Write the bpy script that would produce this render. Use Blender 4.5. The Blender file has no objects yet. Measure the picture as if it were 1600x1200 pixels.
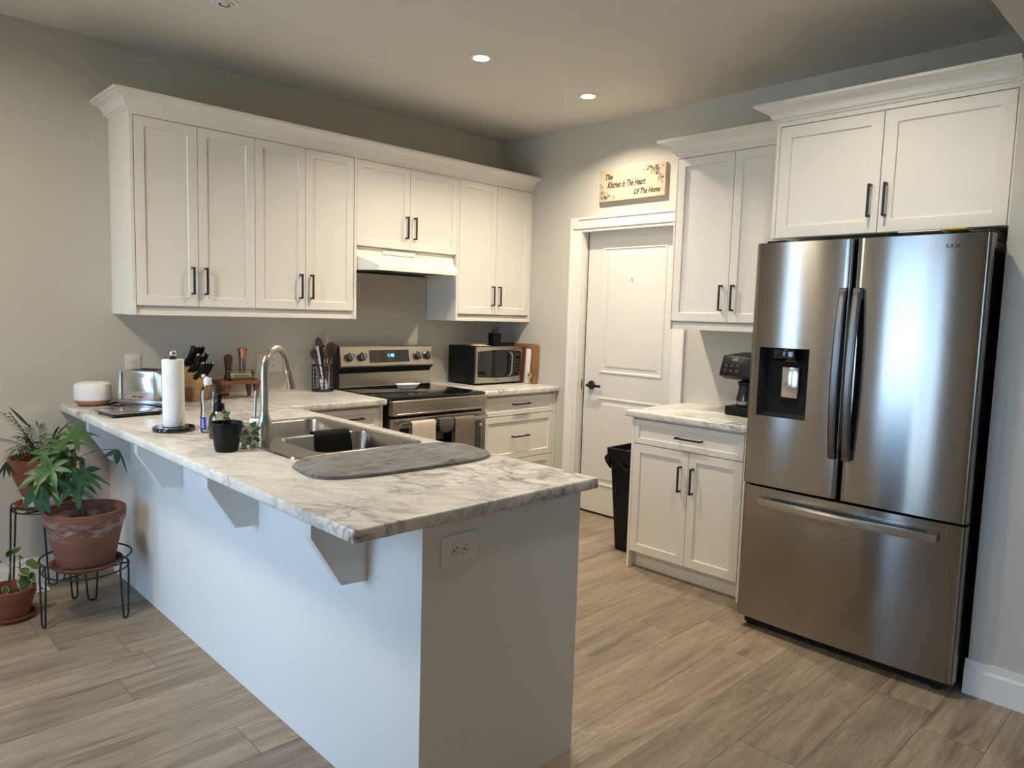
import bpy, bmesh, math, random
from mathutils import Vector, Matrix, Euler
PI = math.pi
V = Vector
sc = bpy.context.scene
C = sc.collection

# ---------------------------------------------------------------- camera
cam_d = bpy.data.cameras.new('camera')
cam = bpy.data.objects.new('camera', cam_d); C.objects.link(cam)
cam_d.sensor_fit = 'HORIZONTAL'; cam_d.sensor_width = 36.0
cam_d.lens = 36.0 * 1128.22 / 1600.0
cam_d.clip_start = 0.05
yaw, pitch, roll = 0.7749, -0.0966, 0.0288
fwd = V((math.sin(yaw)*math.cos(pitch), math.cos(yaw)*math.cos(pitch), math.sin(pitch)))
rgt = V((math.cos(yaw), -math.sin(yaw), 0)); upv = rgt.cross(fwd)
r2 = rgt*math.cos(roll) + upv*math.sin(roll); u2 = -rgt*math.sin(roll) + upv*math.cos(roll)
mw = Matrix.Identity(4)
for i in range(3):
    mw[i][0] = r2[i]; mw[i][1] = u2[i]; mw[i][2] = -fwd[i]
mw.translation = V((-3.9775, -4.2199, 1.4389))
cam.matrix_world = mw
sc.camera = cam

# ---------------------------------------------------------------- world, exposure, lights
sc.view_settings.view_transform = 'Standard'
sc.view_settings.look = 'None'
sc.view_settings.gamma = 1.0
sc.view_settings.use_curve_mapping = False
sc.view_settings.exposure = 0.08
world = bpy.data.worlds.new('sky'); sc.world = world; world.use_nodes = True
wn = world.node_tree; bg = wn.nodes['Background']
bg.inputs[0].default_value = (0.38, 0.66, 1.0, 1); bg.inputs[1].default_value = 11.0

WX = -5.1                       # left wall
WIN = (-2.42, -1.54, 0.06, 2.12)   # tall windows in the left wall: y0, y1, z0, z1
WIN2 = (-0.94, -0.58, 0.06, 2.12)
WIN3 = (-6.9, -5.6, 0.9, 2.1)
WIN_ADDED = (-5.2, -4.7, 0.9, 2.1)  # unseen window, added to let in more daylight
def portal(name, y0, y1, z0, z1):
    l = bpy.data.lights.new(name, 'AREA'); l.shape = 'RECTANGLE'; l.size = z1-z0; l.size_y = y1-y0
    l.cycles.is_portal = True
    o = bpy.data.objects.new(name, l); C.objects.link(o)
    o.location = (WX-0.16, (y0+y1)/2, (z0+z1)/2); o.rotation_euler = (0, -PI/2, 0)
portal('daylight_opening', *WIN)
portal('daylight_opening', *WIN2)
portal('daylight_opening', *WIN3)
portal('daylight_opening', *WIN_ADDED)
CEIL = 2.768
sun = bpy.data.lights.new('sun', 'SUN'); sun.energy = 22.0; sun.angle = .01; sun.color = (1, .95, .86)
sun_o = bpy.data.objects.new('sun', sun); C.objects.link(sun_o); sun_o.rotation_euler = (0, math.radians(24), 0)   # stands behind the house, lights the yard
def downlight_lamp(x, y, power, size=.075, drop=.009, spread=136):
    l = bpy.data.lights.new('downlight_lamp', 'AREA'); l.shape = 'DISK'; l.size = size
    l.energy = power; l.color = (1.0, 0.88, 0.70); l.spread = math.radians(spread)
    o = bpy.data.objects.new('downlight_lamp', l); C.objects.link(o)
    o.location = (x, y, CEIL-drop)
    return o
LAMPS = [(-1.384, -1.271), (-0.514, -1.271)]
OUT_LAMPS = [(-1.384, -3.02), (-4.2, -6.0)]  # the living-room lamp is added fill, out of view
ADDED_DRUM = (-4.10, -1.35)      # drum light added out of view, warm fill for the left wall
for lx, ly in LAMPS: downlight_lamp(lx, ly, 17)
for (lx, ly), p_ in zip(OUT_LAMPS, (10, 14)): downlight_lamp(lx, ly, p_)
downlight_lamp(*ADDED_DRUM, 34, .42, .105, 180)

# ---------------------------------------------------------------- node helpers
def mat(name):
    m = bpy.data.materials.new(name); m.use_nodes = True
    nt = m.node_tree; b = nt.nodes['Principled BSDF']
    return m, nt, b
def L(nt, a, b): nt.links.new(a, b)
def node(nt, t, **kw):
    n = nt.nodes.new(t)
    for k, v in kw.items():
        if k.startswith('i_'):
            n.inputs[k[2:]].default_value = v
        else: setattr(n, k, v)
    return n
def mth(nt, op, a, b=None, c=None, clamp=False):
    n = nt.nodes.new('ShaderNodeMath'); n.operation = op; n.use_clamp = clamp
    for i, s in enumerate((a, b, c)):
        if s is None: continue
        if isinstance(s, (int, float)): n.inputs[i].default_value = s
        else: L(nt, s, n.inputs[i])
    return n.outputs[0]
def mix(nt, f, a, b):
    n = nt.nodes.new('ShaderNodeMix'); n.data_type = 'RGBA'
    for i, s in ((0, f), (6, a), (7, b)):
        if isinstance(s, (int, float)): n.inputs[i].default_value = s
        elif isinstance(s, tuple): n.inputs[i].default_value = (*s, 1) if len(s) == 3 else s
        else: L(nt, s, n.inputs[i])
    return n.outputs[2]
def ramp(nt, f, *stops):
    n = nt.nodes.new('ShaderNodeValToRGB'); e = n.color_ramp.elements
    e[0].position, e[0].color = stops[0][0], (*stops[0][1], 1)
    e[1].position, e[1].color = stops[-1][0], (*stops[-1][1], 1)
    for p, c in stops[1:-1]:
        x = e.new(p); x.color = (*c, 1)
    L(nt, f, n.inputs[0]); return n.outputs[0]
def coords(nt, scale=(1,1,1), rot=(0,0,0), out='Object', loc=(0,0,0)):
    tc = nt.nodes.new('ShaderNodeTexCoord'); mp = nt.nodes.new('ShaderNodeMapping')
    mp.inputs['Scale'].default_value = scale; mp.inputs['Rotation'].default_value = rot
    mp.inputs['Location'].default_value = loc
    L(nt, tc.outputs[out], mp.inputs[0]); return mp.outputs[0]
def noise(nt, vec, scale, detail=4, rough=.5, dist=0):
    n = node(nt, 'ShaderNodeTexNoise'); n.inputs['Scale'].default_value = scale
    n.inputs['Detail'].default_value = detail; n.inputs['Roughness'].default_value = rough
    n.inputs['Distortion'].default_value = dist
    L(nt, vec, n.inputs['Vector']); return n.outputs['Fac']
def bump(nt, b, h, strength, dist=.002):
    n = nt.nodes.new('ShaderNodeBump'); n.inputs['Strength'].default_value = strength
    n.inputs['Distance'].default_value = dist
    L(nt, h, n.inputs['Height']); L(nt, n.outputs[0], b.inputs['Normal'])
def simple(name, col, rough=.5, metal=0, bumps=None, var=.04, trans=0, ior=1.45, coat=0, spec=None, emis=None, vscale=6):
    m, nt, b = mat(name)
    co = coords(nt)
    f = noise(nt, co, vscale, 3)
    dark = tuple(c*(1-var) for c in col); lite = tuple(min(1, c*(1+var)) for c in col)
    L(nt, mix(nt, f, dark, lite), b.inputs['Base Color'])
    b.inputs['Roughness'].default_value = rough; b.inputs['Metallic'].default_value = metal
    b.inputs['Transmission Weight'].default_value = trans; b.inputs['IOR'].default_value = ior
    b.inputs['Coat Weight'].default_value = coat
    if spec is not None: b.inputs['Specular IOR Level'].default_value = spec
    if bumps: bump(nt, b, noise(nt, co, bumps[0], 3), bumps[1], bumps[2] if len(bumps) > 2 else .002)
    if emis:
        b.inputs['Emission Color'].default_value = (*emis[0], 1); b.inputs['Emission Strength'].default_value = emis[1]
    return m

M = {}
M['wall'] = simple('greige_wall_paint', (.56, .53, .465), .85, bumps=(260, .12, .001), var=.02)
M['ceiling'] = simple('stippled_ceiling_paint', (.68, .645, .58), .95, bumps=(120, .55, .004), var=.03)
M['cab'] = simple('satin_white_cabinet', (.80, .765, .70), .42, var=.012)
M['penin'] = simple('white_painted_panel', (.77, .755, .725), .6, bumps=(90, .08, .001), var=.03, vscale=2.2)
M['trim'] = simple('white_trim_paint', (.80, .775, .73), .4, var=.01)
M['door'] = simple('white_door_paint', (.71, .685, .64), .45, var=.015, bumps=(140, .06, .001))
M['black'] = simple('black_metal', (.010, .010, .012), .38, var=.1)
M['blackplastic'] = simple('black_plastic', (.007, .007, .008), .38, var=.1, bumps=(300, .05), spec=.25)
M['blackgloss'] = simple('black_glass', (.006, .006, .007), .06, var=.1, coat=.5)
M['rubber'] = simple('rubber', (.015, .015, .016), .8, var=.1)
M['whiteplastic'] = simple('white_plastic', (.80, .80, .80), .35, var=.01)
M['ivory'] = simple('outlet_plastic', (.70, .675, .63), .35, var=.01)
M['hood'] = simple('white_enamel', (.86, .83, .75), .3, var=.01)
M['grass'] = simple('patio_concrete', (.52, .51, .47), .95)
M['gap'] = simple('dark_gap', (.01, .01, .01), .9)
M['ceramic'] = simple('white_ceramic', (.82, .80, .76), .2, var=.02)
M['chrome'] = simple('polished_steel', (.62, .62, .62), .14, 1, var=.05)
M['copper'] = simple('copper', (.70, .32, .20), .22, 1, var=.05)
M['paper'] = simple('paper_towel', (.86, .85, .80), .95, bumps=(170, .9, .003), var=.02)
M['white_paper'] = simple('white_paper', (.80, .77, .72), .8)
M['wax'] = simple('diffuser_shell', (.80, .78, .80), .45, var=.01)
M['terracotta_small'] = simple('terracotta', (.22, .066, .033), .8, bumps=(60, .1), var=.12)
M['soil'] = simple('potting_soil', (.035, .022, .015), 1, bumps=(80, 1, .01), var=.5, vscale=60)
M['stem'] = simple('plant_stem', (.10, .075, .045), .8, var=.3, vscale=40)
M['greenstem'] = simple('green_stem', (.10, .13, .05), .7, var=.2)
M['cloth_black'] = simple('black_cloth', (.006, .006, .006), .95, bumps=(400, .4), var=.1)
M['towel_cream'] = simple('cream_towel', (.62, .54, .46), .95, bumps=(260, 1, .004), var=.10, vscale=40)
M['towel_brown'] = simple('brown_towel', (.20, .155, .12), .95, bumps=(260, 1, .004), var=.15, vscale=40)
M['pad'] = simple('grey_pad', (.10, .10, .095), .9, bumps=(200, .3), var=.1)
M['red'] = simple('red_pen', (.55, .02, .02), .4)
M['green'] = simple('green_pen', (.03, .2, .07), .4)
M['yellow'] = simple('yellow_paper', (.55, .42, .08), .6)
M['brownbook'] = simple('reddish_brown_board', (.16, .04, .025), .4)
M['darkglass'] = simple('dark_glass', (.03, .028, .026), .05, var=.1, coat=.4)
M['blue'] = simple('blue_label', (.03, .05, .42), .4, var=.3, vscale=60)
M['coil'] = simple('dark_filter', (.06, .055, .045), .6, .6)
M['lens'] = simple('lamp_lens', (1, .9, .75), .5, emis=((1.0, .86, .62), 14))
M['lens_soft'] = simple('added_drum_diffuser', (1, .9, .75), .5, emis=((1.0, .86, .66), 1.5))  # glow of the added drum light
M['clock'] = simple('blue_clock_digits', (.05, .2, .6), .5, emis=((.12, .50, 1.0), 3.0))
M['gasket'] = simple('lamp_trim_ring', (.75, .74, .70), .4)

def wood(name, c1, c2, axis=(1, 8, 8), scale=6, rough=.5):
    m, nt, b = mat(name)
    co = coords(nt, axis)
    f = noise(nt, co, scale, 6, .6, .6)
    L(nt, ramp(nt, f, (.3, c1), (.7, c2)), b.inputs['Base Color'])
    b.inputs['Roughness'].default_value = rough
    bump(nt, b, f, .15); return m
M['wood_block'] = wood('light_knife_block_wood', (.30, .17, .085), (.50, .31, .17), (1, 1, 8), 5)
M['wood_riser'] = wood('reddish_acacia', (.12, .035, .015), (.26, .085, .032), (1, 8, 8), 8, .35)
M['wood_dark'] = wood('dark_walnut', (.035, .014, .008), (.085, .036, .020), (8, 8, 1), 8, .45)
M['wood_spoon'] = wood('brown_spoon_wood', (.055, .024, .013), (.13, .062, .034), (8, 8, 1), 8, .5)
M['wood_light'] = wood('pale_bamboo', (.45, .29, .13), (.60, .42, .22), (8, 8, 1), 8, .5)
M['wood_board'] = wood('chestnut_board', (.22, .095, .036), (.36, .18, .075), (6, 6, 1), 9, .5)
M['wood_base'] = wood('diffuser_wood_base', (.24, .115, .055), (.45, .25, .13), (1, 1, 10), 14, .5)

def steel(name, col=(.50, .475, .44), rough=.27, aniso=.75, rot=.25, scratch=True):
    m, nt, b = mat(name)
    co = coords(nt, (1, 1, 1))
    f = noise(nt, co, 3, 2)
    L(nt, mix(nt, f, tuple(c*.95 for c in col), tuple(c*1.05 for c in col)), b.inputs['Base Color'])
    b.inputs['Metallic'].default_value = 1; b.inputs['Roughness'].default_value = rough
    b.inputs['Anisotropic'].default_value = aniso; b.inputs['Anisotropic Rotation'].default_value = rot
    t = nt.nodes.new('ShaderNodeTangent'); t.direction_type = 'RADIAL'; t.axis = 'Z'
    L(nt, t.outputs[0], b.inputs['Tangent'])
    return m
M['steel'] = steel('brushed_stainless_steel', (.30, .285, .262), rough=.165, aniso=1.0)
M['steel_dark'] = steel('dark_stainless_handle', (.16, .155, .15), .30, .3)
M['steel_h'] = steel('stainless_handle', (.45, .43, .41), .25, .3)
M['steel_range'] = steel('range_stainless', (.44, .40, .345), .30, .5)
M['steel_sink'] = steel('sink_stainless', (.44, .42, .40), .26, .3)
M['nickel'] = steel('brushed_nickel', (.52, .485, .43), .31, .4, 0)
M['toaster'] = steel('toaster_steel', (.60, .60, .60), .17, .2, 0)

def glass(name, col=(1, 1, 1), rough=.0, amount=.85):
    m, nt, b = mat(name)
    tr = nt.nodes.new('ShaderNodeBsdfTransparent'); tr.inputs[0].default_value = (*col, 1)
    gl = nt.nodes.new('ShaderNodeBsdfGlossy'); gl.inputs['Roughness'].default_value = .03
    fr = nt.nodes.new('ShaderNodeFresnel'); fr.inputs[0].default_value = 1.5
    f = mth(nt, 'ADD', fr.outputs[0], 1-amount-.04, clamp=True)
    mx = nt.nodes.new('ShaderNodeMixShader'); L(nt, f, mx.inputs[0]); L(nt, tr.outputs[0], mx.inputs[1]); L(nt, gl.outputs[0], mx.inputs[2])
    L(nt, mx.outputs[0], nt.nodes['Material Output'].inputs[0]); return m
M['glass'] = glass('clear_glass', (.93, .95, .93), amount=.90)
M['pane'] = glass('window_glass', (.97, .98, 1), amount=.96)
M['bottle'] = glass('clear_plastic_bottle', (.90, .92, .90), amount=.86)
M['liquid'] = glass('pale_soap_liquid', (.86, .87, .80), amount=.93)
M['salt'] = glass('pink_salt_glass', (.75, .52, .45), amount=.8)

def m_curtain():
    m, nt, b = mat('sheer_curtain')
    tl = nt.nodes.new('ShaderNodeBsdfTranslucent'); tl.inputs[0].default_value = (.85, .85, .87, 1)
    tr = nt.nodes.new('ShaderNodeBsdfTransparent'); tr.inputs[0].default_value = (.9, .92, .95, 1)
    mx = nt.nodes.new('ShaderNodeMixShader')
    co = coords(nt, (1, 1, .05)); f = noise(nt, co, 25, 3)
    L(nt, mth(nt, 'MULTIPLY_ADD', f, .7, .1, clamp=True), mx.inputs[0])
    L(nt, tr.outputs[0], mx.inputs[1]); L(nt, tl.outputs[0], mx.inputs[2])
    L(nt, mx.outputs[0], nt.nodes['Material Output'].inputs[0]); return m
M['curtain'] = m_curtain()

def m_floor():
    m, nt, b = mat('grey_oak_plank_floor')
    tc = nt.nodes.new('ShaderNodeTexCoord'); sep = nt.nodes.new('ShaderNodeSeparateXYZ'); L(nt, tc.outputs['Object'], sep.inputs[0])
    X, Y = sep.outputs[0], sep.outputs[1]
    yy = mth(nt, 'DIVIDE', mth(nt, 'ADD', Y, 1.294+20.1), .201)
    row = mth(nt, 'FLOOR', yy); fy = mth(nt, 'FRACT', yy)
    wn1 = node(nt, 'ShaderNodeTexWhiteNoise', noise_dimensions='1D'); L(nt, row, wn1.inputs['W'])
    xx = mth(nt, 'ADD', mth(nt, 'DIVIDE', X, 1.22), mth(nt, 'MULTIPLY', wn1.outputs[0], 7.3))
    col = mth(nt, 'FLOOR', xx); fx = mth(nt, 'FRACT', xx)
    comb = nt.nodes.new('ShaderNodeCombineXYZ'); L(nt, row, comb.inputs[0]); L(nt, col, comb.inputs[1])
    wn2 = node(nt, 'ShaderNodeTexWhiteNoise', noise_dimensions='3D'); L(nt, comb.outputs[0], wn2.inputs['Vector'])
    off = nt.nodes.new('ShaderNodeVectorMath'); off.operation = 'SCALE'; L(nt, wn2.outputs['Color'], off.inputs[0]); off.inputs['Scale'].default_value = 30
    add = nt.nodes.new('ShaderNodeVectorMath'); add.operation = 'ADD'; L(nt, tc.outputs['Object'], add.inputs[0]); L(nt, off.outputs[0], add.inputs[1])
    mp = nt.nodes.new('ShaderNodeMapping'); mp.inputs['Scale'].default_value = (1.0, 9, 1); L(nt, add.outputs[0], mp.inputs[0])
    broad = noise(nt, mp.outputs[0], 1.6, 5, .6, .9)
    mp2 = nt.nodes.new('ShaderNodeMapping'); mp2.inputs['Scale'].default_value = (2.2, 55, 1); L(nt, add.outputs[0], mp2.inputs[0])
    fine = noise(nt, mp2.outputs[0], 3.0, 6, .65, .3)
    mp3 = nt.nodes.new('ShaderNodeMapping'); mp3.inputs['Scale'].default_value = (1.0, 6.5, 1); L(nt, add.outputs[0], mp3.inputs[0])
    wv = node(nt, 'ShaderNodeTexNoise'); wv.inputs['Scale'].default_value = 1.3; wv.inputs['Detail'].default_value = 2; L(nt, mp3.outputs[0], wv.inputs['Vector'])
    rings = mth(nt, 'FRACT', mth(nt, 'MULTIPLY', wv.outputs[0], 26))
    ringm = mth(nt, 'MULTIPLY', mth(nt, 'SUBTRACT', 1, mth(nt, 'ABSOLUTE', mth(nt, 'MULTIPLY_ADD', rings, 2, -1))), .24)
    c = ramp(nt, broad, (.30, (.165, .118, .080)), (.45, (.30, .235, .172)), (.66, (.40, .325, .245)))
    c = mix(nt, mth(nt, 'MULTIPLY', mth(nt, 'SUBTRACT', fine, .42, clamp=True), 1.9, clamp=True), c, (.17, .125, .088))
    c = mix(nt, ringm, c, (.16, .115, .075))
    mp4 = nt.nodes.new('ShaderNodeMapping'); mp4.inputs['Scale'].default_value = (.9, 8, 1); L(nt, add.outputs[0], mp4.inputs[0])
    cr_ = noise(nt, mp4.outputs[0], 1.5, 7, .6, .5)
    crack = mth(nt, 'SUBTRACT', 1, mth(nt, 'MULTIPLY', mth(nt, 'ABSOLUTE', mth(nt, 'SUBTRACT', cr_, .52)), 75), clamp=True)
    c = mix(nt, mth(nt, 'MULTIPLY', mth(nt, 'MULTIPLY', crack, .5), mth(nt, 'MULTIPLY', mth(nt, 'SUBTRACT', broad, .42, clamp=True), 5, clamp=True)), c, (.13, .095, .065))
    tone = mth(nt, 'MULTIPLY_ADD', wn2.outputs[0], .26, .88)
    vm = nt.nodes.new('ShaderNodeVectorMath'); vm.operation = 'SCALE'; L(nt, c, vm.inputs[0]); L(nt, tone, vm.inputs['Scale'])
    ey = mth(nt, 'MULTIPLY', mth(nt, 'MINIMUM', fy, mth(nt, 'SUBTRACT', 1, fy)), .201)
    ex = mth(nt, 'MULTIPLY', mth(nt, 'MINIMUM', fx, mth(nt, 'SUBTRACT', 1, fx)), 1.22)
    gap = mth(nt, 'LESS_THAN', mth(nt, 'MINIMUM', ex, ey), .0014)
    c = mix(nt, mth(nt, 'MULTIPLY', gap, .75), vm.outputs[0], (.06, .045, .03))
    L(nt, c, b.inputs['Base Color'])
    L(nt, mth(nt, 'MULTIPLY_ADD', fine, .15, .42), b.inputs['Roughness'])
    bump(nt, b, mth(nt, 'SUBTRACT', mth(nt, 'MULTIPLY', fine, .3), gap), .25, .001)
    return m
M['floor'] = m_floor()

def m_marble():
    m, nt, b = mat('marble_laminate')
    co = coords(nt, (1, 1.0, 1), (0, 0, math.radians(62)))
    wr = node(nt, 'ShaderNodeTexNoise'); wr.inputs['Scale'].default_value = 2.4; wr.inputs['Detail'].default_value = 5; L(nt, co, wr.inputs['Vector'])
    ad = nt.nodes.new('ShaderNodeVectorMath'); ad.operation = 'MULTIPLY_ADD'; L(nt, wr.outputs['Color'], ad.inputs[0]); ad.inputs[1].default_value = (.34, .34, .34); L(nt, co, ad.inputs[2])
    mp = nt.nodes.new('ShaderNodeMapping'); mp.inputs['Scale'].default_value = (.75, 2.0, 1.4); L(nt, ad.outputs[0], mp.inputs[0])
    def ridge(sc_, det, k, dist):
        n_ = noise(nt, mp.outputs[0], sc_, det, .62, dist)
        return mth(nt, 'SUBTRACT', 1, mth(nt, 'MULTIPLY', mth(nt, 'ABSOLUTE', mth(nt, 'SUBTRACT', n_, .5)), k), clamp=True)
    v1, v2 = ridge(2.0, 7, 30, .4), ridge(6.5, 8, 17, 1.2)
    patch = noise(nt, co, 1.9, 3, .5, .8)
    pm = ramp(nt, patch, (.47, (0, 0, 0)), (.62, (1, 1, 1)))
    a = mth(nt, 'MULTIPLY', v1, mth(nt, 'MULTIPLY_ADD', pm, .42, .30))
    bb = mth(nt, 'MULTIPLY', v2, mth(nt, 'MULTIPLY_ADD', pm, .36, .20))
    cloud = noise(nt, mp.outputs[0], 2.4, 4, .5, .8)
    base = ramp(nt, cloud, (.33, (.68, .655, .61)), (.55, (.79, .765, .72)))
    c = mix(nt, mth(nt, 'ADD', a, bb, clamp=True), base, (.21, .19, .18))
    L(nt, c, b.inputs['Base Color']); b.inputs['Roughness'].default_value = .28
    bump(nt, b, noise(nt, co, 90, 3), .03, .001)
    return m
M['marble'] = m_marble()

def m_terracotta():
    m, nt, b = mat('weathered_terracotta')
    co = coords(nt, (1, 1, 3)); f = noise(nt, co, 9, 6, .65, 1.0)
    sep = nt.nodes.new('ShaderNodeSeparateXYZ'); tc = nt.nodes.new('ShaderNodeTexCoord'); L(nt, tc.outputs['Object'], sep.inputs[0])
    z = sep.outputs[2]
    # chalky salt band below and on the rim of the pot
    band = mth(nt, 'SUBTRACT', 1, mth(nt, 'MULTIPLY', mth(nt, 'ABSOLUTE', mth(nt, 'SUBTRACT', z, .195)), 16), clamp=True)
    k = mth(nt, 'MULTIPLY', mth(nt, 'MULTIPLY', mth(nt, 'SUBTRACT', f, .47, clamp=True), 7, clamp=True), band)
    c = mix(nt, noise(nt, co, 4, 4), (.15, .052, .032), (.23, .085, .052))
    L(nt, mix(nt, mth(nt, 'MULTIPLY', k, .75), c, (.50, .40, .36)), b.inputs['Base Color'])
    b.inputs['Roughness'].default_value = .85; bump(nt, b, f, .15); return m
M['terracotta'] = m_terracotta()

def m_mat():
    m, nt, b = mat('grey_microfibre')
    co = coords(nt, (1, 1, 1), (0, 0, .5)); mp = nt.nodes.new('ShaderNodeMapping'); mp.inputs['Scale'].default_value = (1, 3, 1); L(nt, co, mp.inputs[0])
    f = noise(nt, mp.outputs[0], 9, 5, .6, 1.2)
    g = noise(nt, co, 420, 2)
    c = ramp(nt, f, (.36, (.075, .069, .063)), (.62, (.20, .185, .17)))  # wrinkle shading put into the colour as well as the bump
    L(nt, mix(nt, mth(nt, 'MULTIPLY', g, .35), c, (.30, .28, .26)), b.inputs['Base Color'])
    b.inputs['Roughness'].default_value = .9; b.inputs['Sheen Weight'].default_value = .3
    bump(nt, b, mth(nt, 'ADD', f, mth(nt, 'MULTIPLY', g, .3)), .5, .004); return m
M['mat'] = m_mat()

def m_sign():
    m, nt, b = mat('aged_floral_canvas')
    tc = nt.nodes.new('ShaderNodeTexCoord'); sep = nt.nodes.new('ShaderNodeSeparateXYZ'); L(nt, tc.outputs['Object'], sep.inputs[0])
    d = mth(nt, 'MULTIPLY', mth(nt, 'ABSOLUTE', sep.outputs[1]), 3.4)
    f = noise(nt, coords(nt), 9, 5, .6)
    k = mth(nt, 'MULTIPLY_ADD', f, .9, mth(nt, 'SUBTRACT', d, .75), clamp=True)
    L(nt, mix(nt, k, (.60, .50, .34), (.42, .30, .24)), b.inputs['Base Color'])
    b.inputs['Roughness'].default_value = .8; return m
M['sign'] = m_sign()
M['ink'] = simple('dark_ink', (.012, .009, .008), .7)
M['ink_soft'] = simple('faded_ink', (.20, .15, .11), .7)
M['etched'] = simple('etched_lettering', (.09, .085, .08), .5, .6)

def m_leaf(name, c1, c2, edge=None):
    m, nt, b = mat(name)
    co = coords(nt); f = noise(nt, co, 30, 3)
    c = mix(nt, f, c1, c2)
    if edge:
        uv = nt.nodes.new('ShaderNodeTexCoord'); sep = nt.nodes.new('ShaderNodeSeparateXYZ'); L(nt, uv.outputs['UV'], sep.inputs[0])
        d = mth(nt, 'ABSOLUTE', mth(nt, 'MULTIPLY_ADD', sep.outputs[0], 2, -1))
        d = mth(nt, 'ADD', d, mth(nt, 'MULTIPLY_ADD', noise(nt, co, 60, 3), .9, -.45))
        c = mix(nt, mth(nt, 'MULTIPLY', mth(nt, 'SUBTRACT', d, .68), 6, clamp=True), c, edge)
    L(nt, c, b.inputs['Base Color']); b.inputs['Roughness'].default_value = .45
    b.inputs['Subsurface Weight'].default_value = 0
    return m
M['leaf'] = m_leaf('green_leaf', (.025, .075, .018), (.055, .14, .03))
M['leaf_dark'] = m_leaf('dark_palm_leaf', (.012, .024, .010), (.03, .05, .02))
M['leaf_blue'] = m_leaf('deep_green_leaf', (.022, .085, .035), (.045, .13, .055))
M['leaf_var'] = m_leaf('variegated_leaf', (.06, .12, .03), (.11, .19, .06), (.55, .56, .33))
M['leaf_ivy'] = m_leaf('variegated_ivy_leaf', (.05, .10, .04), (.10, .16, .08), (.42, .46, .36))

# ---------------------------------------------------------------- geometry helpers
WM = {}
def link(o, world_m=None, parent=None):
    C.objects.link(o); W = world_m if world_m else Matrix.Identity(4)
    WM[o.name] = W
    return o
def tag(o, label=None, cat=None, group=None, kind=None):
    if label: o['label'] = label
    if cat: o['category'] = cat
    if group: o['group'] = group
    if kind: o['kind'] = kind
    return o
def thing(name, label, cat, loc, group=None, rz=0):
    o = bpy.data.objects.new(name, None); o.empty_display_size = .05
    o.location = loc; o.rotation_euler = (0, 0, rz)
    link(o, Matrix.Translation(V(loc)) @ Matrix.Rotation(rz, 4, 'Z'))
    return tag(o, label, cat, group)
RW = Matrix.Rotation(-PI/2, 4, 'Z')     # frame of the right-hand wall: local x = -world y, local y = world x

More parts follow.
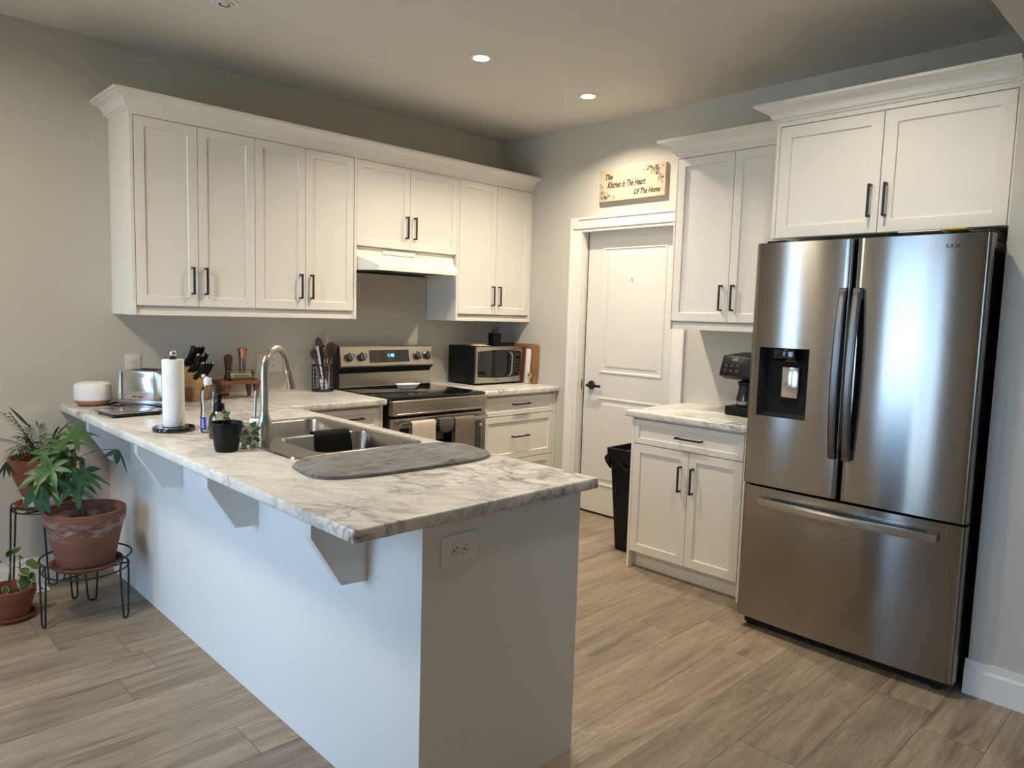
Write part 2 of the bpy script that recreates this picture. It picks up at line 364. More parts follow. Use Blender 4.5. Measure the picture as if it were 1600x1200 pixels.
class MB:
    def __init__(s, T=None): s.bm = bmesh.new(); s.T = T or Matrix.Identity(4); s.uv = None
    def _new(s, n0): 
        s.bm.verts.ensure_lookup_table(); return s.bm.verts[n0:]
    def _xf(s, verts, m=None):
        t = s.T @ m if m else s.T
        for v in verts: v.co = t @ v.co
    def box(s, x0, x1, y0, y1, z0, z1, bev=0, seg=2, m=None):
        r = bmesh.ops.create_cube(s.bm, size=1)
        vs = r['verts']
        for v in vs:
            v.co = V(((x0+x1)/2 + v.co.x*(x1-x0), (y0+y1)/2 + v.co.y*(y1-y0), (z0+z1)/2 + v.co.z*(z1-z0)))
        s._xf(vs, m)
        bmesh.ops.recalc_face_normals(s.bm, faces=list({f for v in vs for f in v.link_faces}))
        if bev:
            es = list({e for v in vs for e in v.link_edges})
            bmesh.ops.bevel(s.bm, geom=es, offset=bev, segments=seg, affect='EDGES', profile=.5, clamp_overlap=True)
        return s
    def prism(s, pts, a0, a1, axis='y', bev=0, m=None):
        """pts: 2-D outline; extruded between a0 and a1 along axis"""
        def mk(p, a):
            if axis == 'y': return V((p[0], a, p[1]))
            if axis == 'x': return V((a, p[0], p[1]))
            return V((p[0], p[1], a))
        A = [s.bm.verts.new(mk(p, a0)) for p in pts]; B = [s.bm.verts.new(mk(p, a1)) for p in pts]
        n = len(pts)
        fs = [s.bm.faces.new(A), s.bm.faces.new(B[::-1])]
        for i in range(n):
            fs.append(s.bm.faces.new((A[i], B[i], B[(i+1) % n], A[(i+1) % n])))
        s._xf(A+B, m)
        bmesh.ops.recalc_face_normals(s.bm, faces=fs)
        if bev:
            es = list({e for v in A+B for e in v.link_edges})
            bmesh.ops.bevel(s.bm, geom=es, offset=bev, segments=2, affect='EDGES', profile=.5, clamp_overlap=True)
        return s
    def lathe(s, prof, c=(0, 0, 0), n=32, m=None, closed=False, sx=1, sy=1):
        """prof: list of (r, z)"""
        rings = []
        allv = []
        for r, z in prof:
            if r < 1e-6:
                v = s.bm.verts.new((c[0], c[1], c[2]+z)); rings.append([v]); allv.append(v)
            else:
                ring = [s.bm.verts.new((c[0]+sx*r*math.cos(2*PI*i/n), c[1]+sy*r*math.sin(2*PI*i/n), c[2]+z)) for i in range(n)]
                rings.append(ring); allv += ring
        fs = []
        pairs = list(zip(rings, rings[1:])) + ([(rings[-1], rings[0])] if closed else [])
        for a, b in pairs:
            for i in range(n):
                j = (i+1) % n
                if len(a) == 1 and len(b) == 1: continue
                if len(a) == 1: fs.append(s.bm.faces.new((a[0], b[i], b[j])))
                elif len(b) == 1: fs.append(s.bm.faces.new((a[i], b[0], a[j])))
                else: fs.append(s.bm.faces.new((a[i], b[i], b[j], a[j])))
        for ring, fl in ((rings[0], 1), (rings[-1], 0)):
            if len(ring) > 1 and not closed: fs.append(s.bm.faces.new(ring[::-1] if fl else ring))
        s._xf(allv, m)
        bmesh.ops.recalc_face_normals(s.bm, faces=fs)
        return s
    def cyl(s, p0, p1, r, r1=None, n=20):
        return s.tube([p0, p1], [r, r if r1 is None else r1], n)
    def tube(s, pts, r, n=10, closed=False):
        pts = [V(p) for p in pts]
        rs = r if isinstance(r, (list, tuple)) else [r]*len(pts)
        N = len(pts); rings = []; ref = None
        for i, p in enumerate(pts):
            if closed: t = (pts[(i+1) % N] - pts[i-1])
            else: t = pts[min(i+1, N-1)] - pts[max(i-1, 0)]
            t.normalize()
            if ref is None:
                ref = t.orthogonal().normalized()
            else:
                ref = (ref - t*ref.dot(t))
                ref = ref.normalized() if ref.length > 1e-6 else t.orthogonal().normalized()
            b = t.cross(ref)
            rings.append([s.bm.verts.new(p + (ref*math.cos(2*PI*k/n) + b*math.sin(2*PI*k/n))*rs[i]) for k in range(n)])
        fs = []
        for i in range(N if closed else N-1):
            a, b2 = rings[i], rings[(i+1) % N]
            for k in range(n):
                fs.append(s.bm.faces.new((a[k], a[(k+1) % n], b2[(k+1) % n], b2[k])))
        if not closed: fs += [s.bm.faces.new(rings[0][::-1]), s.bm.faces.new(rings[-1])]
        s._xf([v for rg in rings for v in rg])
        bmesh.ops.recalc_face_normals(s.bm, faces=fs)
        return s
    def ball(s, c, r, sc_=(1, 1, 1), seg=20, m=None):
        rr = bmesh.ops.create_uvsphere(s.bm, u_segments=seg, v_segments=seg//2, radius=1)
        for v in rr['verts']: v.co = V((c[0]+v.co.x*r*sc_[0], c[1]+v.co.y*r*sc_[1], c[2]+v.co.z*r*sc_[2]))
        s._xf(rr['verts'], m); return s
    def strip(s, rows, closed=False, thick=0):
        """grid of points -> surface; thick adds a back side"""
        g = [[s.bm.verts.new(V(p)) for p in row] for row in rows]
        fs = []
        for a, b in zip(g, g[1:]):
            for i in range(len(a)-1): fs.append(s.bm.faces.new((a[i], a[i+1], b[i+1], b[i])))
        vs = [v for r_ in g for v in r_]
        s._xf(vs)
        if thick:
            s.bm.normal_update()
            bmesh.ops.solidify(s.bm, geom=fs, thickness=thick)
        return s
    def shaker(s, x0, x1, z0, z1, yf, th=.02, rail=.066, dep=.009):
        """framed door: front face at y = yf, looking to -y"""
        s.box(x0, x1, yf, yf+th, z0, z1)
        s.bm.normal_update(); s.bm.faces.ensure_lookup_table()
        n = (s.T.to_3x3() @ V((0, -1, 0)))
        c = s.T @ V(((x0+x1)/2, yf, (z0+z1)/2))
        f = min((f for f in s.bm.faces[-6:]), key=lambda f: (f.calc_center_median()-c).length)
        bmesh.ops.inset_region(s.bm, faces=[f], thickness=rail, depth=0)
        bmesh.ops.inset_region(s.bm, faces=[f], thickness=.004, depth=-dep)
        return s
    def done(s, name, m, parent=None, smooth=True, bev=0, sub=0, kind=None, label=None):
        me = bpy.data.meshes.new(name)
        if parent is not None:
            inv = WM[parent.name].inverted(); s.bm.transform(inv)
            W = WM[parent.name]
        else:
            # give a top-level mesh its own origin at the middle of its base
            xs = [v.co for v in s.bm.verts]
            o_ = V(((min(v.x for v in xs)+max(v.x for v in xs))/2, (min(v.y for v in xs)+max(v.y for v in xs))/2, min(v.z for v in xs)))
            if kind == 'structure': o_ = V((0, 0, 0))
            s.bm.transform(Matrix.Translation(-o_)); W = Matrix.Translation(o_)
        s.bm.normal_update()
        if smooth:
            for f in s.bm.faces: f.smooth = True
            for e in s.bm.edges:
                if len(e.link_faces) == 2 and e.calc_face_angle(0) > math.radians(38): e.smooth = False
        s.bm.to_mesh(me); s.bm.free()
        o = bpy.data.objects.new(name, me); link(o, W)
        for mm in (m if isinstance(m, list) else [m]): me.materials.append(M[mm] if isinstance(mm, str) else mm)
        if parent is not None: o.parent = parent
        else: o.matrix_world = W
        if bev:
            md = o.modifiers.new('bevel', 'BEVEL'); md.width = bev; md.segments = 2; md.limit_method = 'ANGLE'; md.angle_limit = math.radians(40)
        if sub:
            md = o.modifiers.new('sub', 'SUBSURF'); md.levels = md.render_levels = sub
        if kind: o['kind'] = kind
        if label: o['label'] = label
        return o

def text_part(name, body, m, parent, size, loc, right, up, shear=0, xs=1, space=1, depth=.0004, label=None, bold=0):
    cu = bpy.data.curves.new(name, 'FONT'); cu.body = body; cu.size = size; cu.shear = shear
    cu.space_character = space; cu.extrude = depth; cu.offset = bold*size; cu.resolution_u = 3; cu.align_x = 'CENTER'; cu.align_y = 'CENTER'
    t = bpy.data.objects.new(name, cu); C.objects.link(t)
    bpy.context.view_layer.update()
    me = bpy.data.meshes.new_from_object(t)
    C.objects.unlink(t); bpy.data.objects.remove(t)
    r, u = V(right).normalized(), V(up).normalized(); n = r.cross(u)
    m4 = Matrix(((r.x*xs, u.x, n.x, loc[0]), (r.y*xs, u.y, n.y, loc[1]), (r.z*xs, u.z, n.z, loc[2]), (0, 0, 0, 1)))
    me.transform(WM[parent.name].inverted() @ m4)
    o = bpy.data.objects.new(name, me); link(o, WM[parent.name]); o.parent = parent
    me.materials.clear(); me.materials.append(M[m])
    if label: o['label'] = label
    return o

def copy_tree(o, parent=None):
    c = o.copy(); C.objects.link(c); c.parent = parent
    WM[c.name] = WM[o.name]
    for ch in o.children: copy_tree(ch, c)
    return c

def arc(c, r, a0, a1, n, plane=((1, 0, 0), (0, 1, 0))):
    p, q = V(plane[0]), V(plane[1]); c = V(c)
    return [c + p*r*math.cos(a0+(a1-a0)*i/n) + q*r*math.sin(a0+(a1-a0)*i/n) for i in range(n+1)]

# ================================================================ SETTING
def struct(name, mb, m, **k): return mb.done(name, m, kind='structure', smooth=False, **k)
XR = 0.12
DOOR = (-1.635, -0.805, 2.055)      # opening in the right wall
struct('floor', MB().box(WX-.15, 1.4, -8.15, .15, -.12, 0), 'floor')
struct('ceiling', MB().box(WX-.15, 1.4, -8.15, .15, CEIL, CEIL+.12), 'ceiling')
struct('wall_back', MB().box(WX-.15, 1.4, 0, .15, 0, CEIL), 'wall')
struct('wall_front', MB().box(WX-.15, 1.4, -8.15, -8.0, 0, CEIL), 'wall')
w = MB()
w.box(0, XR, DOOR[1], 0, 0, CEIL).box(0, XR, -8.0, DOOR[0], 0, CEIL).box(0, XR, DOOR[0], DOOR[1], DOOR[2], CEIL)
struct('wall_right', w, 'wall')
struct('wall_pantry', MB().box(1.25, 1.4, -8.0, 0, 0, CEIL), 'wall')
w = MB(); ys = [-8.0, WIN3[0], WIN3[1], WIN_ADDED[0], WIN_ADDED[1], WIN[0], WIN[1], WIN2[0], WIN2[1], 0]
for a, b_ in ((0, 1), (2, 3), (4, 5), (6, 7), (8, 9)): w.box(WX-.15, WX, ys[a], ys[b_], 0, CEIL)
for W_ in (WIN, WIN2, WIN3, WIN_ADDED):
    w.box(WX-.15, WX, W_[0], W_[1], 0, W_[2]).box(WX-.15, WX, W_[0], W_[1], W_[3], CEIL)
struct('wall_left', w, 'wall')
SX, SY0, SY1 = -0.7545, -3.7357, -3.545
struct('wall_fridge_side', MB().box(SX, 0, SY0, SY1, 0, CEIL), 'wall')
struct('trim_1', MB().box(WX, SX, SY0, SY1, 2.47, CEIL), 'wall')['label'] = 'painted ceiling beam'
# windows
def window(name, W_, bars):
    o = bpy.data.objects.new(name, None); o.location = (WX, (W_[0]+W_[1])/2, W_[2]); link(o, Matrix.Translation(o.location)); o['kind'] = 'structure'
    y0, y1, z0, z1 = W_; x0, x1 = WX-.11, WX-.05; f = MB()
    f.box(x0, x1, y0, y0+.05, z0, z1).box(x0, x1, y1-.05, y1, z0, z1).box(x0, x1, y0, y1, z0, z0+.06).box(x0, x1, y0, y1, z1-.05, z1)
    for k in range(1, bars): yb = y0+(y1-y0)*k/bars; f.box(x0, x1, yb-.04, yb+.04, z0, z1)
    f.done('window_frame', 'trim', o)
    MB().box(WX-.085, WX-.080, y0, y1, z0, z1).done('pane', 'pane', o)
    c = MB(); k = .07
    c.box(WX, WX+.016, y0-k, y0, max(0, z0-.06), z1+k).box(WX, WX+.016, y1, y1+k, max(0, z0-.06), z1+k).box(WX, WX+.016, y0-k, y1+k, z1, z1+k)
    c.done('window_casing', 'trim', o)
window('window_1', WIN, 1); window('window_2', WIN2, 1); window('window_3', WIN3, 2); window('added_window_4', WIN_ADDED, 2)
struct('ground', MB().box(-60, WX-.16, -40, 40, -.5, -.3), 'grass')
# base boards
def baseboard(name, pts, h=.14):
    mb = MB()
    for (x0, y0, x1, y1, nx, ny) in pts:
        t, t2 = .016, .008
        for (za, zb, tt) in ((0, h*.72, t), (h*.72, h, t2)):
            xa, xb = sorted((x0, x1)); ya, yb = sorted((y0, y1))
            if nx: 
                xa, xb = sorted((x0, x0+nx*tt))
            else:
                ya, yb = sorted((y0, y0+ny*tt))
            mb.box(xa, xb, ya, yb, za, zb)
        if nx:
            mb.prism([(x0, h*.72), (x0+nx*t, h*.72), (x0+nx*t2, h*.80), (x0, h*.80)], min(y0, y1), max(y0, y1), 'y')
    struct(name, mb, 'trim')
baseboard('baseboard_back', [(WX, 0, -2.852, 0, 0, -1)])
baseboard('baseboard_fridge_side', [(SX, SY0-.016, SX, SY1+.008, -1, 0), (SX-.0, SY0, 0, SY0, 0, -1)])
baseboard('baseboard_left', [(WX, WIN2[1]+.07, WX, 0, 1, 0), (WX, WIN[1]+.07, WX, WIN2[0]-.07, 1, 0), (WX, -8, WX, WIN[0]-.07, 1, 0)])
baseboard('baseboard_right', [(0, -.805+.09, 0, -.664, -1, 0), (0, -8, 0, SY0, -1, 0)])
# door in the right wall, set back towards the pantry
d1 = bpy.data.objects.new('door_1', None); d1.location = (.085, -1.22, 0); link(d1, Matrix.Translation(d1.location)); d1['kind'] = 'structure'
mb = MB(RW)
ly0, ly1 = .827, 1.622
mb.box(ly0, ly1, .085, .12, .018, 2.04)
def raised(mb, x0, x1, z0, z1):
    mb.bm.faces.ensure_lookup_table()
for (z0, z1) in ((1.035, 1.925), (.22, .865)):
    # moulded panel: a sunk groove around a raised field
    x0, x1 = ly0+.135, ly1-.125
    for (a0, a1, b0, b1) in ((x0, x1, z0, z0+.02), (x0, x1, z1-.02, z1), (x0, x0+.02, z0, z1), (x1-.02, x1, z0, z1)): pass
    P0 = [(x0, z0), (x1, z0), (x1, z1), (x0, z1)]
    def loop(ins, y): return [mb.bm.verts.new(mb.T @ V((px + (ins if px == x0 else -ins), y, pz + (ins if pz == z0 else -ins)))) for px, pz in P0]
    ls = [loop(0, .0849), loop(.006, .0815), loop(.012, .0815), loop(.028, .0835), loop(.034, .0800), loop(.05, .0800)]
    ls = [loop(0, .085), loop(.005, .079), loop(.014, .079), loop(.022, .0845), loop(.040, .0845), loop(.055, .080)]
    for a, b_ in zip(ls, ls[1:]):
        for i in range(4): mb.bm.faces.new((a[i], a[(i+1) % 4], b_[(i+1) % 4], b_[i]))
    mb.bm.faces.new(ls[-1])
bmesh.ops.recalc_face_normals(mb.bm, faces=mb.bm.faces[:])
leaf_o = mb.done('leaf', 'door', d1, smooth=False)
mb = MB(RW); hx, hz = ly0+.072, .944
mb.lathe([(.0, 0), (.032, 0), (.032, .008), (.026, .013), (.012, .014), (.012, .045), (0, .045)], (0, 0, 0), 28, m=Matrix.Translation((hx, .0845, hz)) @ Matrix.Rotation(PI/2, 4, 'X'))
mb.box(hx-.020, hx+.108, .036, .050, hz-.010, hz+.008, .004)
hd = mb.done('door_handle', 'black', d1)
MB(RW).box(.8171, .8268, .088, .110, .0, 2.042).done('gap_shade_strip', 'gap', d1, label='dark strip standing in for the shadow gap beside the door')  # dark strip put in for the shade in the gap beside the leaf
MB(RW).box(.8172, .8195, .012, .07, hz-.035, hz+.035).done('latch_plate', 'black', d1)
mb = MB(RW)
mb.tube([(1.213, .082, 1.745), (1.213, .072, 1.715), (1.222, .066, 1.700), (1.226, .071, 1.712)], .004, 8).box(1.203, 1.225, .081, .085, 1.715, 1.765, .003)
mb.done('adhesive_hook', 'whiteplastic', d1, label='small clear hook')
# casing and jamb
mb = MB(RW); a0, a1, zt = .805, 1.635, DOOR[2]
cw = .075
prof = [(0, 0), (cw, 0), (cw, -.020), (cw-.014, -.020), (cw-.022, -.013), (.012, -.009), (0, -.009)]
def cas(side):
    pass
for sgn, xo in ((-1, a0), (1, a1)):
    pts = [(xo + sgn*p[0], p[1]) for p in prof]
    mb.prism(pts, 0, zt+.0, 'z')
mb.prism([(p[1], zt + p[0]) for p in prof], a0-cw, a1+cw, 'x')
# side casings reach up beside the head
for sgn, xo in ((-1, a0), (1, a1)): mb.box(xo+(-cw if sgn < 0 else 0)+.0, xo+(0 if sgn < 0 else cw), -.0195, 0, zt-.001, zt+cw-.0005)
struct('trim_2', mb, 'trim')['label'] = 'white door casing'
mb = MB(RW)
mb.box(a0-.001, a0+.012, .0, XR, 0, zt).box(a1-.012, a1+.001, 0, XR, 0, zt).box(a0, a1, 0, XR, zt-.012, zt+.001)
mb.box(a0+.012, a0+.022, .0, .05, 0, zt-.012).box(a0+.012, a1-.012, .0, .05, zt-.022, zt-.012).box(a1-.022, a1-.012, 0, .05, 0, zt-.012)
struct('trim_3', mb, 'trim')['label'] = 'white door jamb'
# curtains at the window
for (ya, yb, lab) in ((WIN[0]-.12, WIN[0]+.26, 'sheer white curtain panel at the patio window, on its living-room side'), (WIN[1]-.10, WIN[1]+.12, 'narrow sheer white curtain panel at the patio window, on its kitchen side')):
    mb = MB(); n = 60
    rows = [[(WX+.09 + .028*math.sin((i/n)*2*PI*7)*(1-.15*j), ya+(yb-ya)*i/n, 2.28 - 2.24*j) for i in range(n+1)] for j in range(2)]
    mb.strip(rows)
    o = mb.done('curtain', 'curtain'); tag(o, lab, 'curtain', 'curtains at the patio window')
mb = MB().cyl((WX+.09, WIN[0]-.25, 2.30), (WX+.09, WIN[1]+.2, 2.30), .010).ball((WX+.09, WIN[0]-.25, 2.30), .022).ball((WX+.09, WIN[1]+.2, 2.30), .022)
for yy in (WIN[0]-.2, WIN[1]+.15): mb.cyl((WX, yy, 2.30), (WX+.09, yy, 2.30), .007)
tag(mb.done('curtain_rod', 'black'), 'black metal curtain rod over the patio window', 'curtain rod')

# ================================================================ CABINETS
def pull(parent, x, z, yf, vertical=True, ln=.142, T=None, name='handle'):
    mb = MB(T); h = ln/2; s = .0048
    if vertical:
        mb.box(x-s, x+s, yf-.034, yf-.024, z-h, z+h, .0012, 1)
        for zz in (z-h+s, z+h-s): mb.box(x-s, x+s, yf-.026, yf, zz-s, zz+s)
    else:
        mb.box(x-h, x+h, yf-.034, yf-.024, z-s, z+s, .0012, 1)
        for xx in (x-h+s, x+h-s): mb.box(xx-s, xx+s, yf-.026, yf, z-s, z+s)
    return mb.done(name, 'black', parent)
def add_door(root, x0, x1, z0, z1, yf, T, hx=None, hz=None, vert=True, name='door', rail=.066, ln=.142):
    d = MB(T).shaker(x0, x1, z0, z1, yf, .02, rail).done(name, 'cab', root, smooth=False, bev=.0012)
    if hx is not None: pull(d, hx, hz, yf, vert, ln, T)
    return d
g = .0015
def crown(name, path, label, zt=2.452, z0=2.3535):
    """path: world xy points along the cabinet face, outward to the right of travel"""
    prof = [(-.003, z0), (0.0, z0), (0.0, z0+.020), (.010, z0+.024), (.013, z0+.031), (.020, z0+.034), (.023, z0+.040), (.027, z0+.052),
            (.036, z0+.064), (.050, z0+.073), (.066, z0+.078), (.072, z0+.083), (.085, z0+.086), (.085, zt), (-.003, zt)]
    P = [V((p[0], p[1])) for p in path]; n = len(P); mb = MB(); rows = []
    for i, p in enumerate(P):
        d0 = (P[i]-P[i-1]).normalized() if i else (P[1]-P[0]).normalized()
        d1_ = (P[i+1]-P[i]).normalized() if i < n-1 else d0
        n0 = V((d0.y, -d0.x)); n1 = V((d1_.y, -d1_.x)); m_ = (n0+n1).normalized(); k = 1/max(.3, m_.dot(n0))
        rows.append([mb.bm.verts.new((p.x+m_.x*k*o, p.y+m_.y*k*o, z)) for o, z in prof])
    for a, b_ in zip(rows, rows[1:]):
        for i in range(len(prof)):
            j = (i+1) % len(prof); mb.bm.faces.new((a[i], a[j], b_[j], b_[i]))
    mb.bm.faces.new(rows[0]); mb.bm.faces.new(rows[-1][::-1])
    bmesh.ops.recalc_face_normals(mb.bm, faces=mb.bm.faces[:])
    return tag(mb.done(name, 'cab', smooth=False), label, 'moulding', 'crown mouldings')
L0, L1, L2 = -2.815, -1.535, -.737
YF, YB = -.330, -.3095        # door face, carcass front
B0, DB, DT, ZT = 1.381, 1.431, 2.350, 2.3535
def wall_unit(x0, x1, zb, doors, label, pl, pr, T=None, yf=YF, valance=True, hz=None, rails=.066, back=-.001):
    """x0..x1 outer; pl/pr: width of side panels reaching the door face"""
    T = T or Matrix.Identity(4)
    yb = yf+.0205
    cw_ = T @ V(((x0+x1)/2, back, zb))
    r = thing('wall_cabinet', label, 'cabinet', cw_)
    mb = MB(T)
    ca = zb+.045 if valance else zb
    mb.box(x0+(pl or 0), x1-(pr or 0), yb, back, ca, ZT)
    if pl: mb.box(x0, x0+pl, yf, back, zb, ZT)
    if pr: mb.box(x1-pr, x1, yf, back, zb, ZT)
    if valance and not pl: mb.box(x0, x0+.018, yb, back, zb, ca)
    if valance and not pr: mb.box(x1-.018, x1, yb, back, zb, ca)
    mb.done('carcass', 'cab', r, smooth=False, bev=.001)
    if valance:
        MB(T).box(x0+(pl or 0), x1-(pr or 0), yb-.002, yb+.016, zb, zb+.040).box(x0+(pl or 0), x1-(pr or 0), yb-.006, yb+.012, zb, zb+.018).done('light_valance', 'cab', r, smooth=False)
    for (a, b_, hx) in doors:
        h = (hz if hz is not None else zb+.050+.132)
        add_door(r, a+g, b_-g, (zb+.050) if valance else zb+.002, DT, yf, T, hx, h, rail=rails)
    return r
wall_unit(L0, -2.181, B0, [(-2.795, -2.489, -2.523), (-2.489, -2.181, -2.455)], 'white two-door wall cabinet at the left end of the run, nearest the toaster', .018, 0)
wall_unit(-2.181, L1, B0, [(-2.181, -1.877, -1.912), (-1.877, -1.556, -1.843)], 'white two-door wall cabinet above the utensil basket, left of the range hood', 0, .018)
wall_unit(L1, L2, 1.832, [(-1.535, -1.137, -1.168), (-1.137, -.737, -1.103)], 'short white two-door wall cabinet directly above the range hood', 0, 0, valance=False, hz=1.832+.14, rails=.062)
wall_unit(L2, -.002, B0, [(-.717, -.367, -.398), (-.367, -.018, -.334)], 'white two-door wall cabinet in the corner above the microwave', .018, .014)
crown('crown_moulding', [(L0, -.002), (L0, YF), (-.002, YF)], 'long white crown moulding on top of the wall cabinets over the stove')
# right-hand wall units (local x = -world y)
RU0, RU1, RUF = 1.808, 2.552, -.3387
wall_unit(RU0, RU1, B0-.003, [(RU0+.014, 2.179, 2.141), (2.179, RU1-.002, 2.212)], 'tall white two-door wall cabinet above the coffee maker, beside the pantry door', .013, 0, T=RW, yf=RUF)
crown('crown_moulding', [(-.002, -RU0), (RUF, -RU0), (RUF, -RU1+.001)], 'short white crown moulding on the cabinet beside the pantry door')
FX = -.632
FC0, FC1 = 2.554, 3.530
wall_unit(FC0, FC1, 1.834, [(2.572, 3.035, 3.000), (3.035, 3.513, 3.064)], 'wide white two-door cabinet over the steel refrigerator', .017, .016, T=RW, yf=FX, valance=False, hz=1.973, rails=.075)
crown('crown_moulding', [(-.002, -FC0), (FX, -FC0), (FX, -FC1)], 'white crown moulding on top of the cabinet over the refrigerator')

def base_unit(x0, x1, fronts, label, T=None, pl=0, pr=0, yf=-.632, toe=.1, top=.877, back=-.001):
    T = T or Matrix.Identity(4)
    r = thing('base_cabinet', label, 'cabinet', T @ V(((x0+x1)/2, -.3, 0)))
    yb = yf+.0205; mb = MB(T)
    mb.box(x0+pl, x1-pr, yb, back, toe, top)
    if pl: mb.box(x0, x0+pl, yf, back, 0, top)
    if pr: mb.box(x1-pr, x1, yf, back, 0, top)
    mb.done('carcass', 'cab', r, smooth=False, bev=.001)
    MB(T).box(x0+pl, x1-pr, yf+.065, yf+.080, 0, toe).done('toe_kick', 'cab', r, smooth=False)
    for (kind, a, b_, z0, z1, hx, hz) in fronts:
        if kind == 'drawer': add_door(r, a+g, b_-g, z0, z1, yf, T, hx, hz, False, 'drawer', .045 if z1-z0 < .2 else .06, .16)
        else: add_door(r, a+g, b_-g, z0, z1, yf, T, hx, hz, True, 'door', .066)
    return r
base_unit(-.748, -.002, [('drawer', -.720, -.028, .733, .863, -.374, .809), ('drawer', -.720, -.028, .418, .728, -.374, .579), ('drawer', -.720, -.028, .103, .413, -.374, .26)],
          'white base cabinet with three drawers under the microwave', pl=.024, pr=.024, yf=-.630)
base_unit(-2.140, -1.535, [('drawer', -1.965, -1.556, .733, .863, -1.76, .809), ('door', -1.965, -1.556, .103, .728, -1.60, .6)],
          'white base cabinet with one drawer between the sink and the range', pr=.020, yf=-.630)
base_unit(1.790, 2.500, [('drawer', 1.806, 2.482, .731, .866, 2.170, .799), ('door', 1.806, 2.168, .103, .726, 2.124, .577), ('door', 2.168, 2.482, .103, .726, 2.200, .577)],
          'white base cabinet with a drawer and two doors beside the refrigerator', T=RW, pl=.016, pr=.016, yf=-.630)

# ---- peninsula
PX, PI_, PYE = -2.8477, -2.212, -2.748
pn = thing('peninsula_base', 'long white peninsula under the marble counter, with brackets and a bare painted side', 'kitchen peninsula', (-2.53, -1.4, 0))
MB().box(PX, PX+.10, PYE+.03, -.001, 0, .876).done('knee_wall', 'penin', pn, smooth=False)
MB().box(PX, PI_, PYE, PYE+.03, 0, .876).done('end_panel', 'penin', pn, smooth=False)
MB().box(PX+.1, PI_-.022, PYE+.03, -.66, .1, .13).box(PI_-.04, PI_-.022, PYE+.03, -.66, .1, .876).box(PI_-.09, PI_-.075, PYE+.03, -.66, 0, .1).done('carcass', 'cab', pn, smooth=False)
LW = Matrix.Rotation(PI/2, 4, 'Z')    # faces +x : local x = world y, local y = -world x
for k in range(4):
    a = PYE+.02+k*.505
    add_door(pn, a+g, a+.505-g, .105, .866, -(PI_-.0005), LW, a+(.46 if k % 2 == 0 else .045), .72)
def bracket(y):
    th = .038
    pts = [(PX, .876), (-3.028, .876), (-3.028, .820), (-2.932, .664), (PX, .658)]
    MB().prism(pts, y, y+th, 'y', .002).done('support_bracket', 'penin', pn, smooth=False)
for y in (-.349, -1.061, -1.787, -2.490): bracket(y)

# ---- countertops
def slab(cells, zt=.915, th=.036, bev=.007):
    """cells: list of (x0,x1,y0,y1) sharing a common grid"""
    bm = bmesh.new()
    xs = sorted({c for a in cells for c in a[:2]}); ys_ = sorted({c for a in cells for c in a[2:]})
    vs = {}
    def vert(x, y):
        if (x, y) not in vs: vs[(x, y)] = bm.verts.new((x, y, zt))
        return vs[(x, y)]
    for i in range(len(xs)-1):
        for j in range(len(ys_)-1):
            cx, cy = (xs[i]+xs[i+1])/2, (ys_[j]+ys_[j+1])/2
            if any(a[0] < cx < a[1] and a[2] < cy < a[3] for a in cells):
                bm.faces.new((vert(xs[i], ys_[j]), vert(xs[i+1], ys_[j]), vert(xs[i+1], ys_[j+1]), vert(xs[i], ys_[j+1])))
    top = bm.faces[:]
    r = bmesh.ops.extrude_face_region(bm, geom=top)
    for v in [e for e in r['geom'] if isinstance(e, bmesh.types.BMVert)]: v.co.z = zt-th
    bmesh.ops.recalc_face_normals(bm, faces=bm.faces[:])
    es = [e for e in bm.edges if len(e.link_faces) == 2 and e.calc_face_angle(0) > 1.3]
    bmesh.ops.bevel(bm, geom=es, offset=bev, segments=3, affect='EDGES', profile=.5)
    mb = MB(); mb.bm.free(); mb.bm = bm; return mb
CX0, CX1, CY = -3.0685, -2.1435, -2.767
SKX0, SKX1, SKY0, SKY1 = -2.775, -2.245, -1.925, -1.115
cells = [(CX0, SKX0, CY, -.001), (SKX0, SKX1, CY, SKY0), (SKX0, SKX1, SKY1, -.001), (SKX1, CX1, CY, -.001), (CX1, -1.5246, -.6622, -.001)]
tag(slab(cells).done('countertop', 'marble', bev=0), 'large L-shaped marble-patterned countertop with the sink in it', 'countertop')
tag(slab([(-.7523, -.001, -.6622, -.001)]).done('countertop', 'marble'), 'short marble-patterned countertop under the microwave', 'countertop')
tag(slab([(-.6528, -.001, -2.575, -1.7527)]).done('countertop', 'marble'), 'marble-patterned countertop under the coffee maker, beside the refrigerator', 'countertop')

# ================================================================ SINK + FAUCET
Z = .915
sk = thing('sink', 'double-bowl stainless steel sink set into the peninsula counter', 'sink', (-2.51, -1.52, Z))
def rrect(x0, x1, y0, y1, r, n=5):
    P = []
    for cx, cy, a in ((x1-r, y1-r, 0), (x0+r, y1-r, PI/2), (x0+r, y0+r, PI), (x1-r, y0+r, 1.5*PI)):
        P += [(cx+r*math.cos(a+PI/2*k/n), cy+r*math.sin(a+PI/2*k/n)) for k in range(n+1)]
    return P
def loft(mb, loops, cap=True):
    R = [[mb.bm.verts.new(V(p)) for p in lp] for lp in loops]
    for a, b_ in zip(R, R[1:]):
        n = len(a)
        for i in range(n): mb.bm.faces.new((a[i], a[(i+1) % n], b_[(i+1) % n], b_[i]))
    if cap: mb.bm.faces.new(R[-1])
    return R
ox0, ox1, oy0, oy1 = -2.795, -2.225, -1.945, -1.095
bowls = [(-2.665, -2.262, -1.495, -1.130), (-2.665, -2.262, -1.908, -1.538)]
rim = MB()
def lp(x0, x1, y0, y1, r, z): return [(x, y, z) for x, y in rrect(x0, x1, y0, y1, r)]
